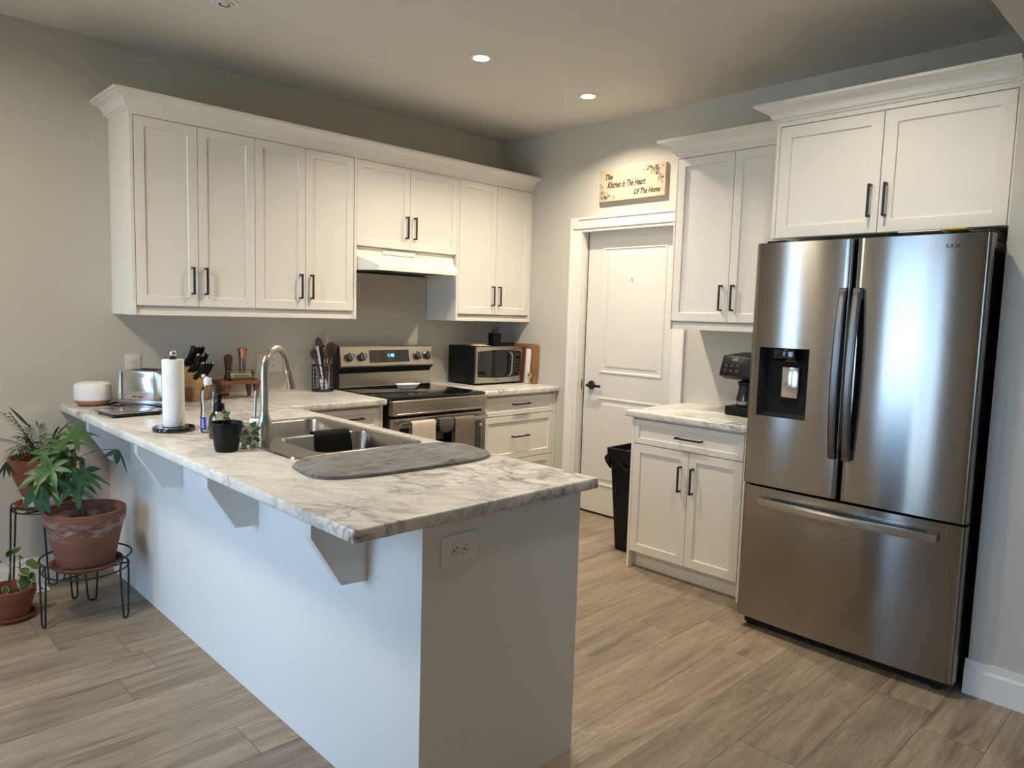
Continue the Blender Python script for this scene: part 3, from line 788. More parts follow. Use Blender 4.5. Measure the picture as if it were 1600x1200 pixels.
# rim strip: outer edge, raised bead, then deck panels between the bowls
loft(rim, [lp(ox0, ox1, oy0, oy1, .035, Z+.0005), lp(ox0+.004, ox1-.004, oy0+.004, oy1-.004, .033, Z+.006), lp(ox0+.012, ox1-.012, oy0+.012, oy1-.012, .030, Z+.006), lp(ox0+.018, ox1-.018, oy0+.018, oy1-.018, .028, Z+.002)], cap=False)
def deck(mb, x0, x1, y0, y1, bx, z=Z+.002):
    o = [mb.bm.verts.new((x, y, z)) for x, y in rrect(x0, x1, y0, y1, .001)]
    i = [mb.bm.verts.new((x, y, z)) for x, y in rrect(*bx, .06)]
    n = len(o)
    for k in range(n): mb.bm.faces.new((o[k], o[(k+1) % n], i[(k+1) % n], i[k]))
deck(rim, ox0+.016, ox1-.016, -1.5165, oy1-.016, bowls[0]); deck(rim, ox0+.016, ox1-.016, oy0+.016, -1.5165, bowls[1])
bmesh.ops.recalc_face_normals(rim.bm, faces=rim.bm.faces[:])
rim.done('rim', 'steel_sink', sk)
for bx in bowls:
    mb = MB(); x0, x1, y0, y1 = bx
    loft(mb, [lp(x0, x1, y0, y1, .06, Z+.002), lp(x0+.004, x1-.004, y0+.004, y1-.004, .058, Z-.004), lp(x0+.012, x1-.012, y0+.012, y1-.012, .055, Z-.14), lp(x0+.03, x1-.03, y0+.03, y1-.03, .045, Z-.175), lp(x0+.06, x1-.06, y0+.06, y1-.06, .03, Z-.18)])
    mb.bm.normal_update()
    b_ = mb.done('basin', 'steel_sink', sk)
    MB().lathe([(0, 0), (.045, 0), (.045, .003), (.03, .003), (.028, .001), (0, .001)], ((x0+x1)/2, (y0+y1)/2, Z-.180), 24).done('drain', 'chrome', b_)
fc = thing('faucet', 'brushed nickel gooseneck faucet with side lever at the sink', 'faucet', (-2.728, -1.585, Z))
fx, fy = -2.728, -1.585; fz = Z+.002
MB().lathe([(.0, 0), (.028, 0), (.0275, .004), (.027, .035), (.0265, .065), (.024, .085), (.0185, .105), (.0155, .118), (.0152, .12), (0, .12)], (fx, fy, fz), 32).done('body', 'nickel', fc)
sd = V((.82, .575, 0)).normalized(); R_ = .088
pts = [V((fx, fy, fz+.118)), V((fx, fy, fz+.20))]
zc = fz+.272
pts += [V((fx, fy, zc)) + sd*(R_ - R_*math.cos(a)) + V((0, 0, R_*1.0*math.sin(a))) for a in [PI*k/14*.90 for k in range(15)]]
e = pts[-1]; dr = (pts[-1]-pts[-2]).normalized(); tip = e + dr*.03
pts.append(tip)
MB().tube(pts, .0145, 20).done('spout', 'nickel', fc)
MB().tube([tip, tip+dr*.004, tip+dr*.025, tip+dr*.085], [.0145, .0165, .0165, .0205], 22).done('spray_head', 'nickel', fc)
hd_ = V((-.62, .785, 0)).normalized(); hb = V((fx, fy, fz+.080))
lv = MB().cyl(hb, hb+hd_*.052, .0185, n=24)
p_ = hb+hd_*.040
lv.tube([p_+V((0, 0, .010)), p_+V((0, 0, .03))+sd*.002, p_+V((0, 0, .118))+sd*.012], [.0065, .0055, .0062], 14)
lv.done('lever', 'nickel', fc)
# cloth over the divider
mb = MB()
rows = []
for i in range(9):
    x = -2.487 + .165*i/8
    prof_ = [(-1.470, Z-.05), (-1.478, Z-.02), (-1.485, Z+.004), (-1.500, Z+.012), (-1.5165, Z+.014), (-1.532, Z+.012), (-1.546, Z+.003), (-1.553, Z-.04), (-1.552+.003*math.sin(i*1.3), Z-.09), (-1.557+.006*math.sin(i*1.1), Z-.125)]
    rows.append([(x+.004*math.sin(k*.9)+.012*(k/9)*(i/8-.5), y, z) for k, (y, z) in enumerate(prof_)])
mb.strip(rows, thick=.003)
tag(mb.done('dish_cloth', 'cloth_black', sub=1), 'black cloth draped over the divider of the sink', 'cloth')
# drying mat
mb = MB(); random.seed(4)
from mathutils import noise as mn
cx, cy, hx_, hy_ = -2.508, -2.152, .365, .185
n, mlev = 64, 22
ang = math.radians(-3)
rings = []
for lv_ in range(mlev+1):
    k = 1-lv_/mlev
    ring = []
    for i in range(n):
        a = 2*PI*i/n; ca, sa = math.cos(a), math.sin(a); ex = 2/3.6
        x = math.copysign(abs(ca)**ex, ca)*hx_*k; y = math.copysign(abs(sa)**ex, sa)*hy_*k
        x += (-.028 if y > 0 else .0)*0
        w_ = 0.011 + .013*mn.noise(V((x*5+y*4, y*20-x*9, 1.3))) + .007*mn.noise(V((x*16+y*9, y*38, 3)))
        if lv_ == 0: w_ = .0006
        elif lv_ == 1: w_ = .010
        kk = 1 if lv_ > 1 else 1
        wx = cx + x*math.cos(ang)-y*math.sin(ang) + .10*y; wy = cy + x*math.sin(ang)+y*math.cos(ang)
        ring.append(mb.bm.verts.new((wx, wy, Z+.0055*(1 if wy > -1.96 else 0)+max(.0006, w_))))
    rings.append(ring)
for a, b_ in zip(rings, rings[1:-1]):
    for i in range(n): mb.bm.faces.new((a[i], a[(i+1) % n], b_[(i+1) % n], b_[i]))
mb.bm.faces.new(rings[-2]); mb.bm.faces.new(rings[0][::-1])
bmesh.ops.recalc_face_normals(mb.bm, faces=mb.bm.faces[:])
edge_pts = [v.co.copy() for v in rings[1]]
dm = thing('drying_mat', 'rumpled grey microfibre drying mat on the counter beside the sink', 'drying mat', (cx, cy, Z))
mb.done('fabric', 'mat', dm)
MB().tube([V((p.x + (p.x-cx)*.015, p.y+(p.y-cy)*.015, p.z-.0035)) for p in edge_pts], .005, 8, closed=True).done('piping', 'mat', dm)

# ================================================================ RANGE + HOOD
X0, X1 = -1.512, -.762
rg = thing('range', 'stainless steel freestanding electric range with black glass cooktop', 'stove', ((X0+X1)/2, -.35, 0))
MB().box(X0, X1, -.655, -.02, .06, .905).box(X0+.02, X1-.02, -.62, -.05, 0, .06).done('body', 'black', rg, smooth=False, bev=.002)
MB().box(X0+.002, X1-.002, -.690, -.075, .9055, .921, .004).done('cooktop', 'blackgloss', rg)
ct = MB()
ct.prism([(-.656, .903), (-.700, .903), (-.704, .898), (-.704, .812), (-.656, .812)], X0, X1, 'x')
cpo = ct.done('front_panel', 'steel_range', rg, smooth=False, bev=.002)
MB().shaker(X0+.02, X1-.02, .815, .872, -.7065, .003, .010, .0028).done('inset', 'steel_range', cpo, smooth=False)
od = MB().box(X0+.004, X1-.004, -.700, -.657, .235, .795, .003).done('oven_door', 'steel_range', rg, smooth=False)
MB().box(X0+.05, X1-.05, -.7035, -.700, .33, .735, .001).done('oven_glass', 'blackgloss', od)
hz_ = .763
mb = MB().box(X0+.03, X1-.03, -.752, -.734, hz_-.013, hz_+.013, .004)
for xx in (X0+.045, X1-.045): mb.box(xx-.012, xx+.012, -.738, -.700, hz_-.011, hz_+.011, .002)
mb.done('handle', 'steel_h', od)
for xx in (-.875, -.815): MB().box(xx-.008, xx+.008, -.7045, -.7036, .70, .716).done('sticker', 'whiteplastic', od)
MB().box(X0+.004, X1-.004, -.695, -.657, .065, .228, .003).done('storage_drawer', 'steel_range', rg, smooth=False)
# backguard
bgp = [(-.020, .921), (-.095, .921), (-.098, .928), (-.085, .930), (-.080, 1.030), (-.080, 1.045), (-.118, 1.062), (-.121, 1.070), (-.098, 1.192), (-.090, 1.200), (-.020, 1.200)]
bk = MB().prism(bgp, X0, X1, 'x').done('backguard', 'steel_range', rg, smooth=False, bev=.0015)
MB().box(X0-.002, X0, -.096, -.02, .921, 1.198).done('side_cap', 'black', bk)
MB().prism([(-.081, 1.018), (-.0815, 1.046), (-.1185, 1.0615), (-.121, 1.058), (-.090, 1.035)], X0+.001, X1-.001, 'x').done('vent_slot', 'gap', bk, smooth=False)
MB().box(X0+.0, X1-.0, -.0865, -.0805, .930, 1.018).done('splash_panel', 'steel_range', bk, smooth=False)
sl = V((0, .023, .122)).normalized()     # up the tilted face
nrm = V((0, -.122, .023)).normalized()
def onface(x, t): return V((x, -.121, 1.070)) + sl*t
mb = MB(); pts = [onface(x, t) + nrm*q for q in (.0006, .003) for x, t in ((-1.262-.03, .018), (-.925-.045, .018), (-.925-.045, .102), (-1.262-.03, .102))]
def hexa(mb, pts):
    v = [mb.bm.verts.new(p) for p in pts]
    for f in ((0, 1, 2, 3), (7, 6, 5, 4), (0, 4, 5, 1), (1, 5, 6, 2), (2, 6, 7, 3), (3, 7, 4, 0)): mb.bm.faces.new([v[i] for i in f])
    bmesh.ops.recalc_face_normals(mb.bm, faces=mb.bm.faces[:]); return mb
disp = hexa(mb, pts).done('control_display', 'blackgloss', bk)
text_part('clock_digits', '1:48', 'clock', disp, .034, onface(-1.125, .064)+nrm*.0042, (1, 0, 0), sl)
for kx, kt in [(-1.27+.035*k, .036) for k in range(9)] + [(-1.27+.026*k, .072) for k in range(4)]:
    q = onface(kx, kt)+nrm*.0036; MB().box(q.x-.006, q.x+.006, q.y-.0006, q.y+.0006, q.z-.0035, q.z+.0035).done('touch_key', 'etched', disp)
mk = Matrix((( 1, 0, 0, 0), (0, sl.y, nrm.y, 0), (0, sl.z, nrm.z, 0), (0, 0, 0, 1)))
for kx in (-1.448, -1.352, -.895, -.808):
    q = onface(kx, .060)
    mb = MB(); mm = Matrix.Translation(q) @ mk
    mb.lathe([(0, 0), (.031, 0), (.031, .006), (.028, .008), (.027, .026), (.024, .031), (0, .031)], n=28, m=mm)
    kb_ = mb.done('knob', 'steel_dark', bk)
    MB().box(-.006, .006, -.027, .027, .030, .040, .003, m=mm @ Matrix.Rotation(.2, 4, 'Z')).done('grip', 'steel_h', kb_)
# hood
hd2 = thing('range_hood', 'white under-cabinet range hood above the stove', 'range hood', (-1.14, -.2, 1.68))
hx0, hx1 = -1.528, -.746
mb = MB()
def hl(z, yf_, ins, x0=hx0, x1=hx1): return [(x0, -.002, z), (x0, -.31, z), (x0+ins, yf_, z), (x1-ins, yf_, z), (x1, -.31, z), (x1, -.002, z)]
loft(mb, [hl(1.683, -.452, .075), hl(1.715, -.452, .075)], cap=False)
top = [(hx0, -.002, 1.829), (hx0, -.300, 1.829), (hx0+.002, -.300, 1.829), (hx1-.002, -.300, 1.829), (hx1, -.300, 1.829), (hx1, -.002, 1.829)]
mid = [(hx0, -.002, 1.775), (hx0, -.306, 1.772), (hx0+.004, -.308, 1.772), (hx1-.004, -.308, 1.772), (hx1, -.306, 1.772), (hx1, -.002, 1.775)]
mb.bm.free(); mb = MB()
R__ = loft(mb, [hl(1.683, -.452, .075), hl(1.715, -.452, .075), mid, top])
bot = [mb.bm.verts.new(V(p)) for p in hl(1.695, -.44, .08, hx0+.008, hx1-.008)]
for i in range(6): mb.bm.faces.new((R__[0][i], R__[0][(i+1) % 6], bot[(i+1) % 6], bot[i]))
mb.bm.faces.new(bot)
bmesh.ops.recalc_face_normals(mb.bm, faces=mb.bm.faces[:])
mb.done('canopy', 'hood', hd2, smooth=False, bev=.002)
MB().box(-1.33, -1.08, -.3115, -.3075, 1.792, 1.818, .001).done('badge_plate', 'hood', hd2)
for k in range(3): MB().cyl((-1.045+.035*k, -.308, 1.802), (-1.045+.035*k, -.316, 1.802), .007, n=12).done('switch', 'hood', hd2)
MB().box(-1.42, -.86, -.36, -.08, 1.688, 1.694).done('filter', 'coil', hd2)
MB().prism([(-1.47, 1.694), (-1.30, 1.694), (-1.30, 1.672), (-1.33, 1.672)], -.42, -.36, 'y').done('lamp_cover', 'coil', hd2)
# towels on the oven handle
def towel(x0, x1, zb, m, label, hb_=.55, name='hand_towel'):
    mb = MB(); rows = []; n = 16
    for i in range(n+1):
        x = x0+(x1-x0)*i/n; w_ = .0035*math.sin(i*1.05)+.002*math.sin(i*2.3)
        pr = []
        for k in range(8): z = hb_+(hz_-hb_)*k/7; pr.append((x, -.7255+.0, z))
        for a in range(1, 6):
            t = PI*a/6; pr.append((x, -.743+.0175*math.cos(t), hz_+.004+.016*math.sin(t)))
        for k in range(14): z = hz_-(hz_-zb)*k/13; f = k/13; pr.append((x+.006*(i/n-.5)*f*2, -.7625-w_*f*1.6-.004*f, z))
        rows.append(pr)
    mb.strip(rows, thick=.004)
    return tag(mb.done(name, m), label, 'towel')
towel(-1.412, -1.236, .40, 'towel_cream', 'cream hand towel hanging on the left part of the oven handle')
towel(-1.078, -.918, .33, 'towel_brown', 'brown hand towel hanging on the right part of the oven handle')
mb = MB(); pts = [(-1.210, .782), (-1.092, .782)] + [(-1.151+.059*math.cos(a), .745-.052*math.sin(a)) for a in [PI*k/12 for k in range(13)]]
mb.prism(pts, -.768, -.757, 'y', .003)
pts = [(-1.205, .79), (-1.097, .79), (-1.097, .765), (-1.205, .765)]
mb.box(-1.206, -1.096, -.757, -.7275, .776, .783, .002)
tag(mb.done('oven_mitt', 'pad'), 'dark grey rounded pot holder hanging between the two towels', 'pot holder')
# spoon rest
mb = MB(); q = V((-1.105, -.275, .922))
base = [(-.075, -.05), (.055, -.062), (.11, -.01), (.085, .05), (-.05, .055), (-.09, .0)]
def lpz(s, z, dx=0): return [(q.x+x*s+dx, q.y+y*s, q.z+z) for x, y in base]
loft(mb, [lpz(.70, 0), lpz(1.0, .030), lpz(.96, .030), lpz(.66, .006)], cap=True)
mb.bm.faces.new([v for v in mb.bm.verts[:6]][::-1])
bmesh.ops.recalc_face_normals(mb.bm, faces=mb.bm.faces[:])
tag(mb.done('spoon_rest', 'ceramic', smooth=False, bev=.002), 'white ceramic faceted spoon rest on the black cooktop', 'spoon rest')

# ================================================================ REFRIGERATOR
FYL, FYR, FYM = 2.612, 3.5235, 3.045     # local x (= -world y)
fr = thing('refrigerator', 'large stainless steel French-door refrigerator with a bottom freezer drawer', 'refrigerator', (-.45, -3.07, 0))
MB(RW).box(FYL+.006, FYR-.006, -.795, -.05, .045, 1.765).done('body', 'black', fr, smooth=False, bev=.004)
def curved(mb, x0, x1, z0, z1, yf, yb, bulge, n=24, r=.014, side_lo=1, side_hi=1, hole=None):
    """front panel convex in plan; optional rectangular hole in front (x0,x1,z0,z1)"""
    xs = []
    for i in range(5): xs.append(x0 + r*(1-math.cos(PI/2*i/4)))
    xs += [x0+r+(x1-x0-2*r)*i/n for i in range(1, n)]
    for i in range(5): xs.append(x1 - r + r*math.sin(PI/2*i/4))
    if hole: xs = sorted(set([x for x in xs if all(abs(x-h) > .004 for h in hole[:2])] + list(hole[:2])))
    def yy(x):
        u_ = (x-(x0+x1)/2)/((x1-x0)/2)
        y = yf + bulge*(u_*u_)
        d = min(x-x0, x1-x)
        if d < r: y += r-math.sqrt(max(0, r*r-(r-d)**2))
        return y
    zs = [z0, z1] if not hole else [z0, hole[2], hole[3], z1]
    G = [[mb.bm.verts.new((x, yy(x), z)) for z in zs] for x in xs]
    fs = []
    for i in range(len(xs)-1):
        for j in range(len(zs)-1):
            if hole and j == 1 and xs[i] >= hole[0]-1e-6 and xs[i+1] <= hole[1]+1e-6: continue
            fs.append(mb.bm.faces.new((G[i][j], G[i+1][j], G[i+1][j+1], G[i][j+1])))
    A = [mb.bm.verts.new((x, yb, zs[0])) for x in (xs[0], xs[-1])]; B = [mb.bm.verts.new((x, yb, zs[-1])) for x in (xs[0], xs[-1])]
    fs.append(mb.bm.faces.new([g_[0] for g_ in G]+[A[1], A[0]]))
    fs.append(mb.bm.faces.new([g_[-1] for g_ in G]+[B[1], B[0]]))
    fs.append(mb.bm.faces.new([G[0][j] for j in range(len(zs))]+[B[0], A[0]]))
    fs.append(mb.bm.faces.new([G[-1][j] for j in range(len(zs))]+[B[1], A[1]]))
    fs.append(mb.bm.faces.new((A[0], A[1], B[1], B[0])))
    bmesh.ops.recalc_face_normals(mb.bm, faces=fs)
    mb._xf(mb.bm.verts[:])
    return mb
FF = -.880
DH = (2.658, 2.886, 1.012, 1.323)
dl = curved(MB(RW), FYL, FYM-.006, .694, 1.787, FF, -.80, .003, hole=DH).done('left_door', 'steel', fr)
dr_ = curved(MB(RW), FYM+.006, FYR, .694, 1.787, FF, -.80, .004).done('right_door', 'steel', fr)
fd = curved(MB(RW), FYL, FYR, .055, .682, FF, -.80, .014, n=30).done('freezer_drawer', 'steel', fr)
MB(RW).box(FYL+.01, FYR-.01, -.812, -.79, .06, 1.78).done('gasket', 'gap', fr)
MB(RW).box(FYL+.05, FYR-.05, -.79, -.70, 1.767, 1.80, .004).box(FYR-.10, FYR-.008, -.80, -.62, 1.767, 1.805, .006).box(FYL+.008, FYL+.10, -.80, -.62, 1.767, 1.805, .006).done('hinge_cover', 'blackplastic', fr)
MB(RW).box(FYL+.03, FYR-.03, -.835, -.80, .018, .050).done('base_grille', 'blackplastic', fr)
for xx in (FYL+.05, FYR-.07):
    MB(RW).lathe([(0, 0), (.022, 0), (.024, .006), (.020, .016), (.008, .018), (.008, .045), (0, .045)], (xx, -.80, 0), 18).done('foot', 'blackplastic', fr)
def bowed(parent, a, b_, out0, out1, w, th, name, m):
    """bowed flat bar between local points a and b_ standing off the door"""
    a, b_ = V(a), V(b_); n = 20; rows = []; ax = (b_-a).normalized(); side = V((0, 1, 0)).cross(ax).normalized()
    mb = MB(RW); rr = []
    for i in range(n+1):
        t = i/n; p = a.lerp(b_, t); y = -(out0 + (out1-out0)*math.sin(PI*t)**.8)
        c_ = V((p.x, FF+.006+y, p.z))
        rr.append([mb.bm.verts.new(c_+side*sx*w/2+V((0, sy, 0))) for sx, sy in ((-1, 0), (-.55, -.004), (.55, -.004), (1, 0), (1, th), (-1, th))])
    for p0, p1 in zip(rr, rr[1:]):
        for k in range(6): mb.bm.faces.new((p0[k], p0[(k+1) % 6], p1[(k+1) % 6], p1[k]))
    mb.bm.faces.new(rr[0]); mb.bm.faces.new(rr[-1][::-1])
    bmesh.ops.recalc_face_normals(mb.bm, faces=mb.bm.faces[:]); mb._xf(mb.bm.verts[:])
    for t in (.035, .965):
        p = a.lerp(b_, t); hw = w*.42; L_ = .018
        e1 = ax*L_; mbx = [p.x-abs(side.x)*hw-abs(e1.x), p.x+abs(side.x)*hw+abs(e1.x)]; mbz = [p.z-abs(side.z)*hw-abs(e1.z), p.z+abs(side.z)*hw+abs(e1.z)]
        mb.box(mbx[0], mbx[1], FF+.004-out0-.004, FF+.012, mbz[0], mbz[1])
    return mb.done(name, m, parent, smooth=False)
bowed(dl, (3.018, 0, 1.585), (3.018, 0, .868), .028, .064, .030, .020, 'handle', 'steel_dark')
bowed(dr_, (3.074, 0, 1.585), (3.074, 0, .868), .028, .064, .030, .020, 'handle', 'steel_dark')
bowed(fd, (2.708, 0, .622), (3.436, 0, .622), .028, .062, .032, .018, 'handle', 'steel_h')
# dispenser
dp = MB(RW); x0, x1, z0, z1 = DH; yb_ = -.785
def quad(mb, *p): mb.bm.faces.new([mb.bm.verts.new(mb.T @ V(q)) for q in p])
yo = FF+.0055
quad(dp, (x0, yo, z0), (x0, yo, z1), (x0+.02, yb_, z1-.01), (x0+.02, yb_, z0+.02))
quad(dp, (x1, yo, z0), (x1, yo, z1), (x1-.02, yb_, z1-.01), (x1-.02, yb_, z0+.02))
quad(dp, (x0, yo, z1), (x1, yo, z1), (x1-.02, yb_, z1-.01), (x0+.02, yb_, z1-.01))
quad(dp, (x0, yo, z0), (x1, yo, z0), (x1-.02, yb_, z0+.02), (x0+.02, yb_, z0+.02))
quad(dp, (x0+.02, yb_, z0+.02), (x1-.02, yb_, z0+.02), (x1-.02, yb_, z1-.01), (x0+.02, yb_, z1-.01))
M['disp'] = simple('dispenser_plastic', (.028, .030, .036), .35)
dpo = dp.done('dispenser_recess', 'disp', dl, smooth=False)
fr_ = MB(RW); t_ = .004
fr_.box(x0-t_, x0, yo-.003, yo+.006, z0-t_, z1+t_).box(x1, x1+t_, yo-.003, yo+.006, z0-t_, z1+t_).box(x0, x1, yo-.003, yo+.006, z1, z1+t_).box(x0, x1, yo-.003, yo+.006, z0-t_, z0)
fr_.done('dispenser_frame', 'steel_h', dl)
MB(RW).prism([(yo-.001, z1-.004), (yo-.001, z1-.045), (yo+.03, z1-.062), (yb_+.004, z1-.062), (yb_+.004, z1-.004)], x0+.065, x1-.065, 'x', .003).done('dispenser_nozzle', 'blackgloss', dl)
MB(RW).box(x0+.085, x1-.062, yb_-.042, yb_-.030, z0+.085, z1-.085, .006).box(x0+.10, x1-.08, yb_-.030, yb_-.001, z0+.12, z1-.10).done('dispenser_lever', 'chrome', dl)
text_part('lettering', 'SAMSUNG', 'etched', dr_, .022, (FF-.0002, -3.437, 1.741), (.0225, -1, 0), (0, 0, 1), space=1.3, depth=.0009, bold=.012)
# papers on top of the fridge
tag(MB(RW).box(3.19, 3.34, -.835, -.72, 1.8065, 1.811, m=Matrix.Rotation(0, 4, 'Z')).done('paper_booklet', 'white_paper'), 'thin white booklet lying on top of the refrigerator', 'paper')
mb = MB(RW); mb.box(3.345, 3.43, -.84, -.75, 1.8065, 1.813)
tag(mb.done('snack_packet', 'yellow', bev=.002), 'small yellow packet on top of the refrigerator', 'packet')

# ================================================================ THINGS ON THE BACK COUNTER (left)
# diffuser
df = thing('oil_diffuser', 'white round oil diffuser with a wooden base at the wall end of the counter', 'diffuser', (-2.945, -.112, Z))
c = (-2.945, -.112, Z)
MB().lathe([(0, 0), (.058, 0), (.074, .010), (.0815, .026), (.0815, .030), (0, .030)], c, 40).done('base', 'wood_base', df)
MB().lathe([(0, .030), (.083, .030), (.085, .034), (.085, .095), (.081, .108), (.068, .116), (.03, .118), (0, .118)], c, 40).done('shell', 'wax', df)
# toaster
tz = Z
tp = V((-2.865, -.205)); td = V((.607, -.795)); tn = V((.795, .607)); TL, TD, TH = .262, .165, .185
To = Matrix(((td.x, tn.x, 0, tp.x), (td.y, tn.y, 0, tp.y), (0, 0, 1, Z), (0, 0, 0, 1)))
tc_ = To @ V((TL/2, TD/2, 0))
ts = thing('toaster', 'brushed steel two-slot toaster on the counter below the wall outlet', 'toaster', tc_)
MB(To).box(0, TL, 0, TD, .008, .036, .006).done('base', 'steel_h', ts)
pf = [(.012, .034)] + [(.012+.045*(1-math.cos(a)), .034+(TH-.034-.05)+.05*math.sin(a)) for a in [PI/2*k/8 for k in range(9)]]
pf += [(TL-.012-(x-.012), z) for x, z in pf[::-1]]
MB(To).prism(pf, .006, TD-.006, 'y', .008).done('shell', 'toaster', ts)
mb = MB(To)
pe = [(TL-.052, .034)] + [(TL-.052+0, TH-.06)] + [(TL-.052+.046*math.sin(a), TH-.052+.052*math.cos(a)-.0) for a in [PI/2*k/8 for k in range(9)]] + [(TL-.004, .034)]
mb.prism(pe, -.001, TD+.001, 'y', .004)
pe2 = [(TL-x, z) for x, z in [(TL-.030, .034), (TL-.030, TH-.06)] + [(TL-.030+.024*math.sin(a), TH-.052+.050*math.cos(a)) for a in [PI/2*k/8 for k in range(9)]] + [(TL-.004, .034)]]
mb.prism(pe2, -.001, TD+.001, 'y', .004)
mb.done('end_cap', 'nickel', ts)
MB(To).box(.07, TL-.07, .035, .063, TH-.004, TH+.002).box(.07, TL-.07, .098, .126, TH-.004, TH+.002).done('slot', 'gap', ts)
MB(To).box(TL, TL+.014, .060, .105, .085, .098, .003).done('lever', 'blackplastic', ts)
MB(To).box(TL-.004, TL+.001, .03, .135, .04, .15, .002).done('control_plate', 'blackplastic', ts)
MB(To).tube([(TL, .035, .06), (TL+.008, .035, .06)], .014, 20).done('browning_knob', 'chrome', ts)
for (a, b_) in ((.015, .015), (TL-.03, .015), (.015, TD-.03), (TL-.03, TD-.03)): MB(To).box(a, a+.015, b_, b_+.015, 0, .010).done('foot', 'rubber', ts)
text_part('lettering', 'delonghi', 'etched', ts, .019, To @ V((.115, .0052, .052)), td.to_3d(), (0, 0, 1), depth=.0003)
mb = MB(To); mb.tube([(.02, TD-.03, .015), (-.03, TD-.06, .006), (-.06, .06, .006), (-.045, -.01, .006), (.02, -.03, .006), (.12, -.018, .006), (.20, -.012, .006), (TL+.01, .01, .006)], .0045, 8)
mb.done('power_cord', 'rubber', ts)
# kitchen scale
ks = thing('kitchen_scale', 'flat square kitchen scale with a steel platform beside the toaster', 'kitchen scale', (-2.895, -.50, Z))
KT = Matrix.Translation((-2.895, -.525, Z)) @ Matrix.Rotation(math.radians(4), 4, 'Z')
MB(KT).box(-.117, .117, -.115, .115, .010, .018, .002).box(.10, .150, -.085, .10, .010, .0165, .003).done('body', 'blackgloss', ks)
MB(KT).box(-.118, .112, -.117, .117, .0185, .0225, .0008).done('platform', 'toaster', ks)
for a, b_ in ((-.09, -.09), (.085, -.09), (-.09, .09), (.085, .09)): MB(KT).lathe([(0, 0), (.016, 0), (.018, .0095), (0, .0095)], (a, b_, 0), 18).done('foot', 'rubber', ks)
# paper towels
pc = (-2.898, -1.110, Z)
ph = thing('paper_towel_holder', 'black marble paper towel stand with a steel ball finial', 'paper towel holder', pc)
MB().lathe([(0, 0), (.080, 0), (.083, .004), (.083, .014), (.080, .018), (0, .018)], pc, 48).done('base', 'blackgloss', ph)
MB().cyl(V(pc)+V((0, 0, .018)), V(pc)+V((0, 0, .300)), .008).done('post', 'chrome', ph)
MB().lathe([(0, 0), (.014, 0), (.015, .006), (.010, .010), (0, .010)], (pc[0], pc[1], Z+.2985), 20).done('collar', 'black', ph)
MB().ball((pc[0], pc[1], Z+.322), .0155, seg=24).done('finial', 'chrome', ph)
mb = MB().lathe([(.020, .020), (.041, .020), (.042, .023), (.0425, .10), (.042, .200), (.0425, .292), (.041, .297), (.020, .297)], pc, 48, closed=True)
tag(mb.done('paper_towel_roll', 'paper'), 'white paper towel roll on the black stand', 'paper towel')
# soap bottles
bc = (-2.803, -1.228, Z)
bt = thing('dish_soap_bottle', 'tall clear dish soap bottle with a white flip cap and blue label', 'bottle', bc)
MB().lathe([(0, .002), (.026, 0), (.031, .006), (.0315, .06), (.029, .085), (.028, .11), (.031, .14), (.032, .16), (.027, .183), (.016, .198), (.012, .203), (.012, .208), (0, .208)], bc, 32, sx=1.0, sy=.72).done('bottle_body', 'bottle', bt)
MB().lathe([(0, .198), (.0155, .198), (.0155, .222), (.013, .226), (0, .226)], bc, 24).box(bc[0]-.005, bc[0]+.005, bc[1]-.004, bc[1]+.018, Z+.226, Z+.230).box(bc[0]-.018, bc[0]-.006, bc[1]+.004, bc[1]+.020, Z+.228, Z+.240, .003).done('cap', 'whiteplastic', bt)
mb = MB(); rows = []
for i in range(7):
    a = math.radians(186 + i*9); rows.append([(bc[0]+.0326*math.cos(a), bc[1]+.0326*.72*math.sin(a), Z+.014+z) for z in (0, .010, .044, .052)])
mb.strip(rows).done('label', 'blue', bt)
text_part('lettering', 'Dawn', 'whiteplastic', bt, .015, (bc[0]-.0275, bc[1]-.0135, Z+.040), (-.05, .03, 1), (-.7, .7, 0), shear=.2)
pcx = (-2.822, -1.385, Z)
sp = thing('soap_dispenser', 'clear glass foaming soap dispenser with a black pump', 'soap dispenser', pcx)
MB().lathe([(0, .001), (.034, 0), (.038, .006), (.038, .075), (.034, .092), (.022, .108), (.019, .112), (.019, .122), (0, .122)], pcx, 36).done('glass_jar', 'bottle', sp)
MB().lathe([(0, .003), (.033, .003), (.0345, .008), (.0345, .066), (0, .066)], pcx, 30).done('liquid', 'liquid', sp)
MB().lathe([(0, .108), (.0215, .108), (.0215, .130), (.017, .140), (.010, .143), (.010, .165), (.014, .167), (.014, .176), (0, .176)], pcx, 28).box(pcx[0]-.004, pcx[0]+.040, pcx[1]-.010, pcx[1]+.008, Z+.168, Z+.177, .003).done('pump', 'blackplastic', sp)

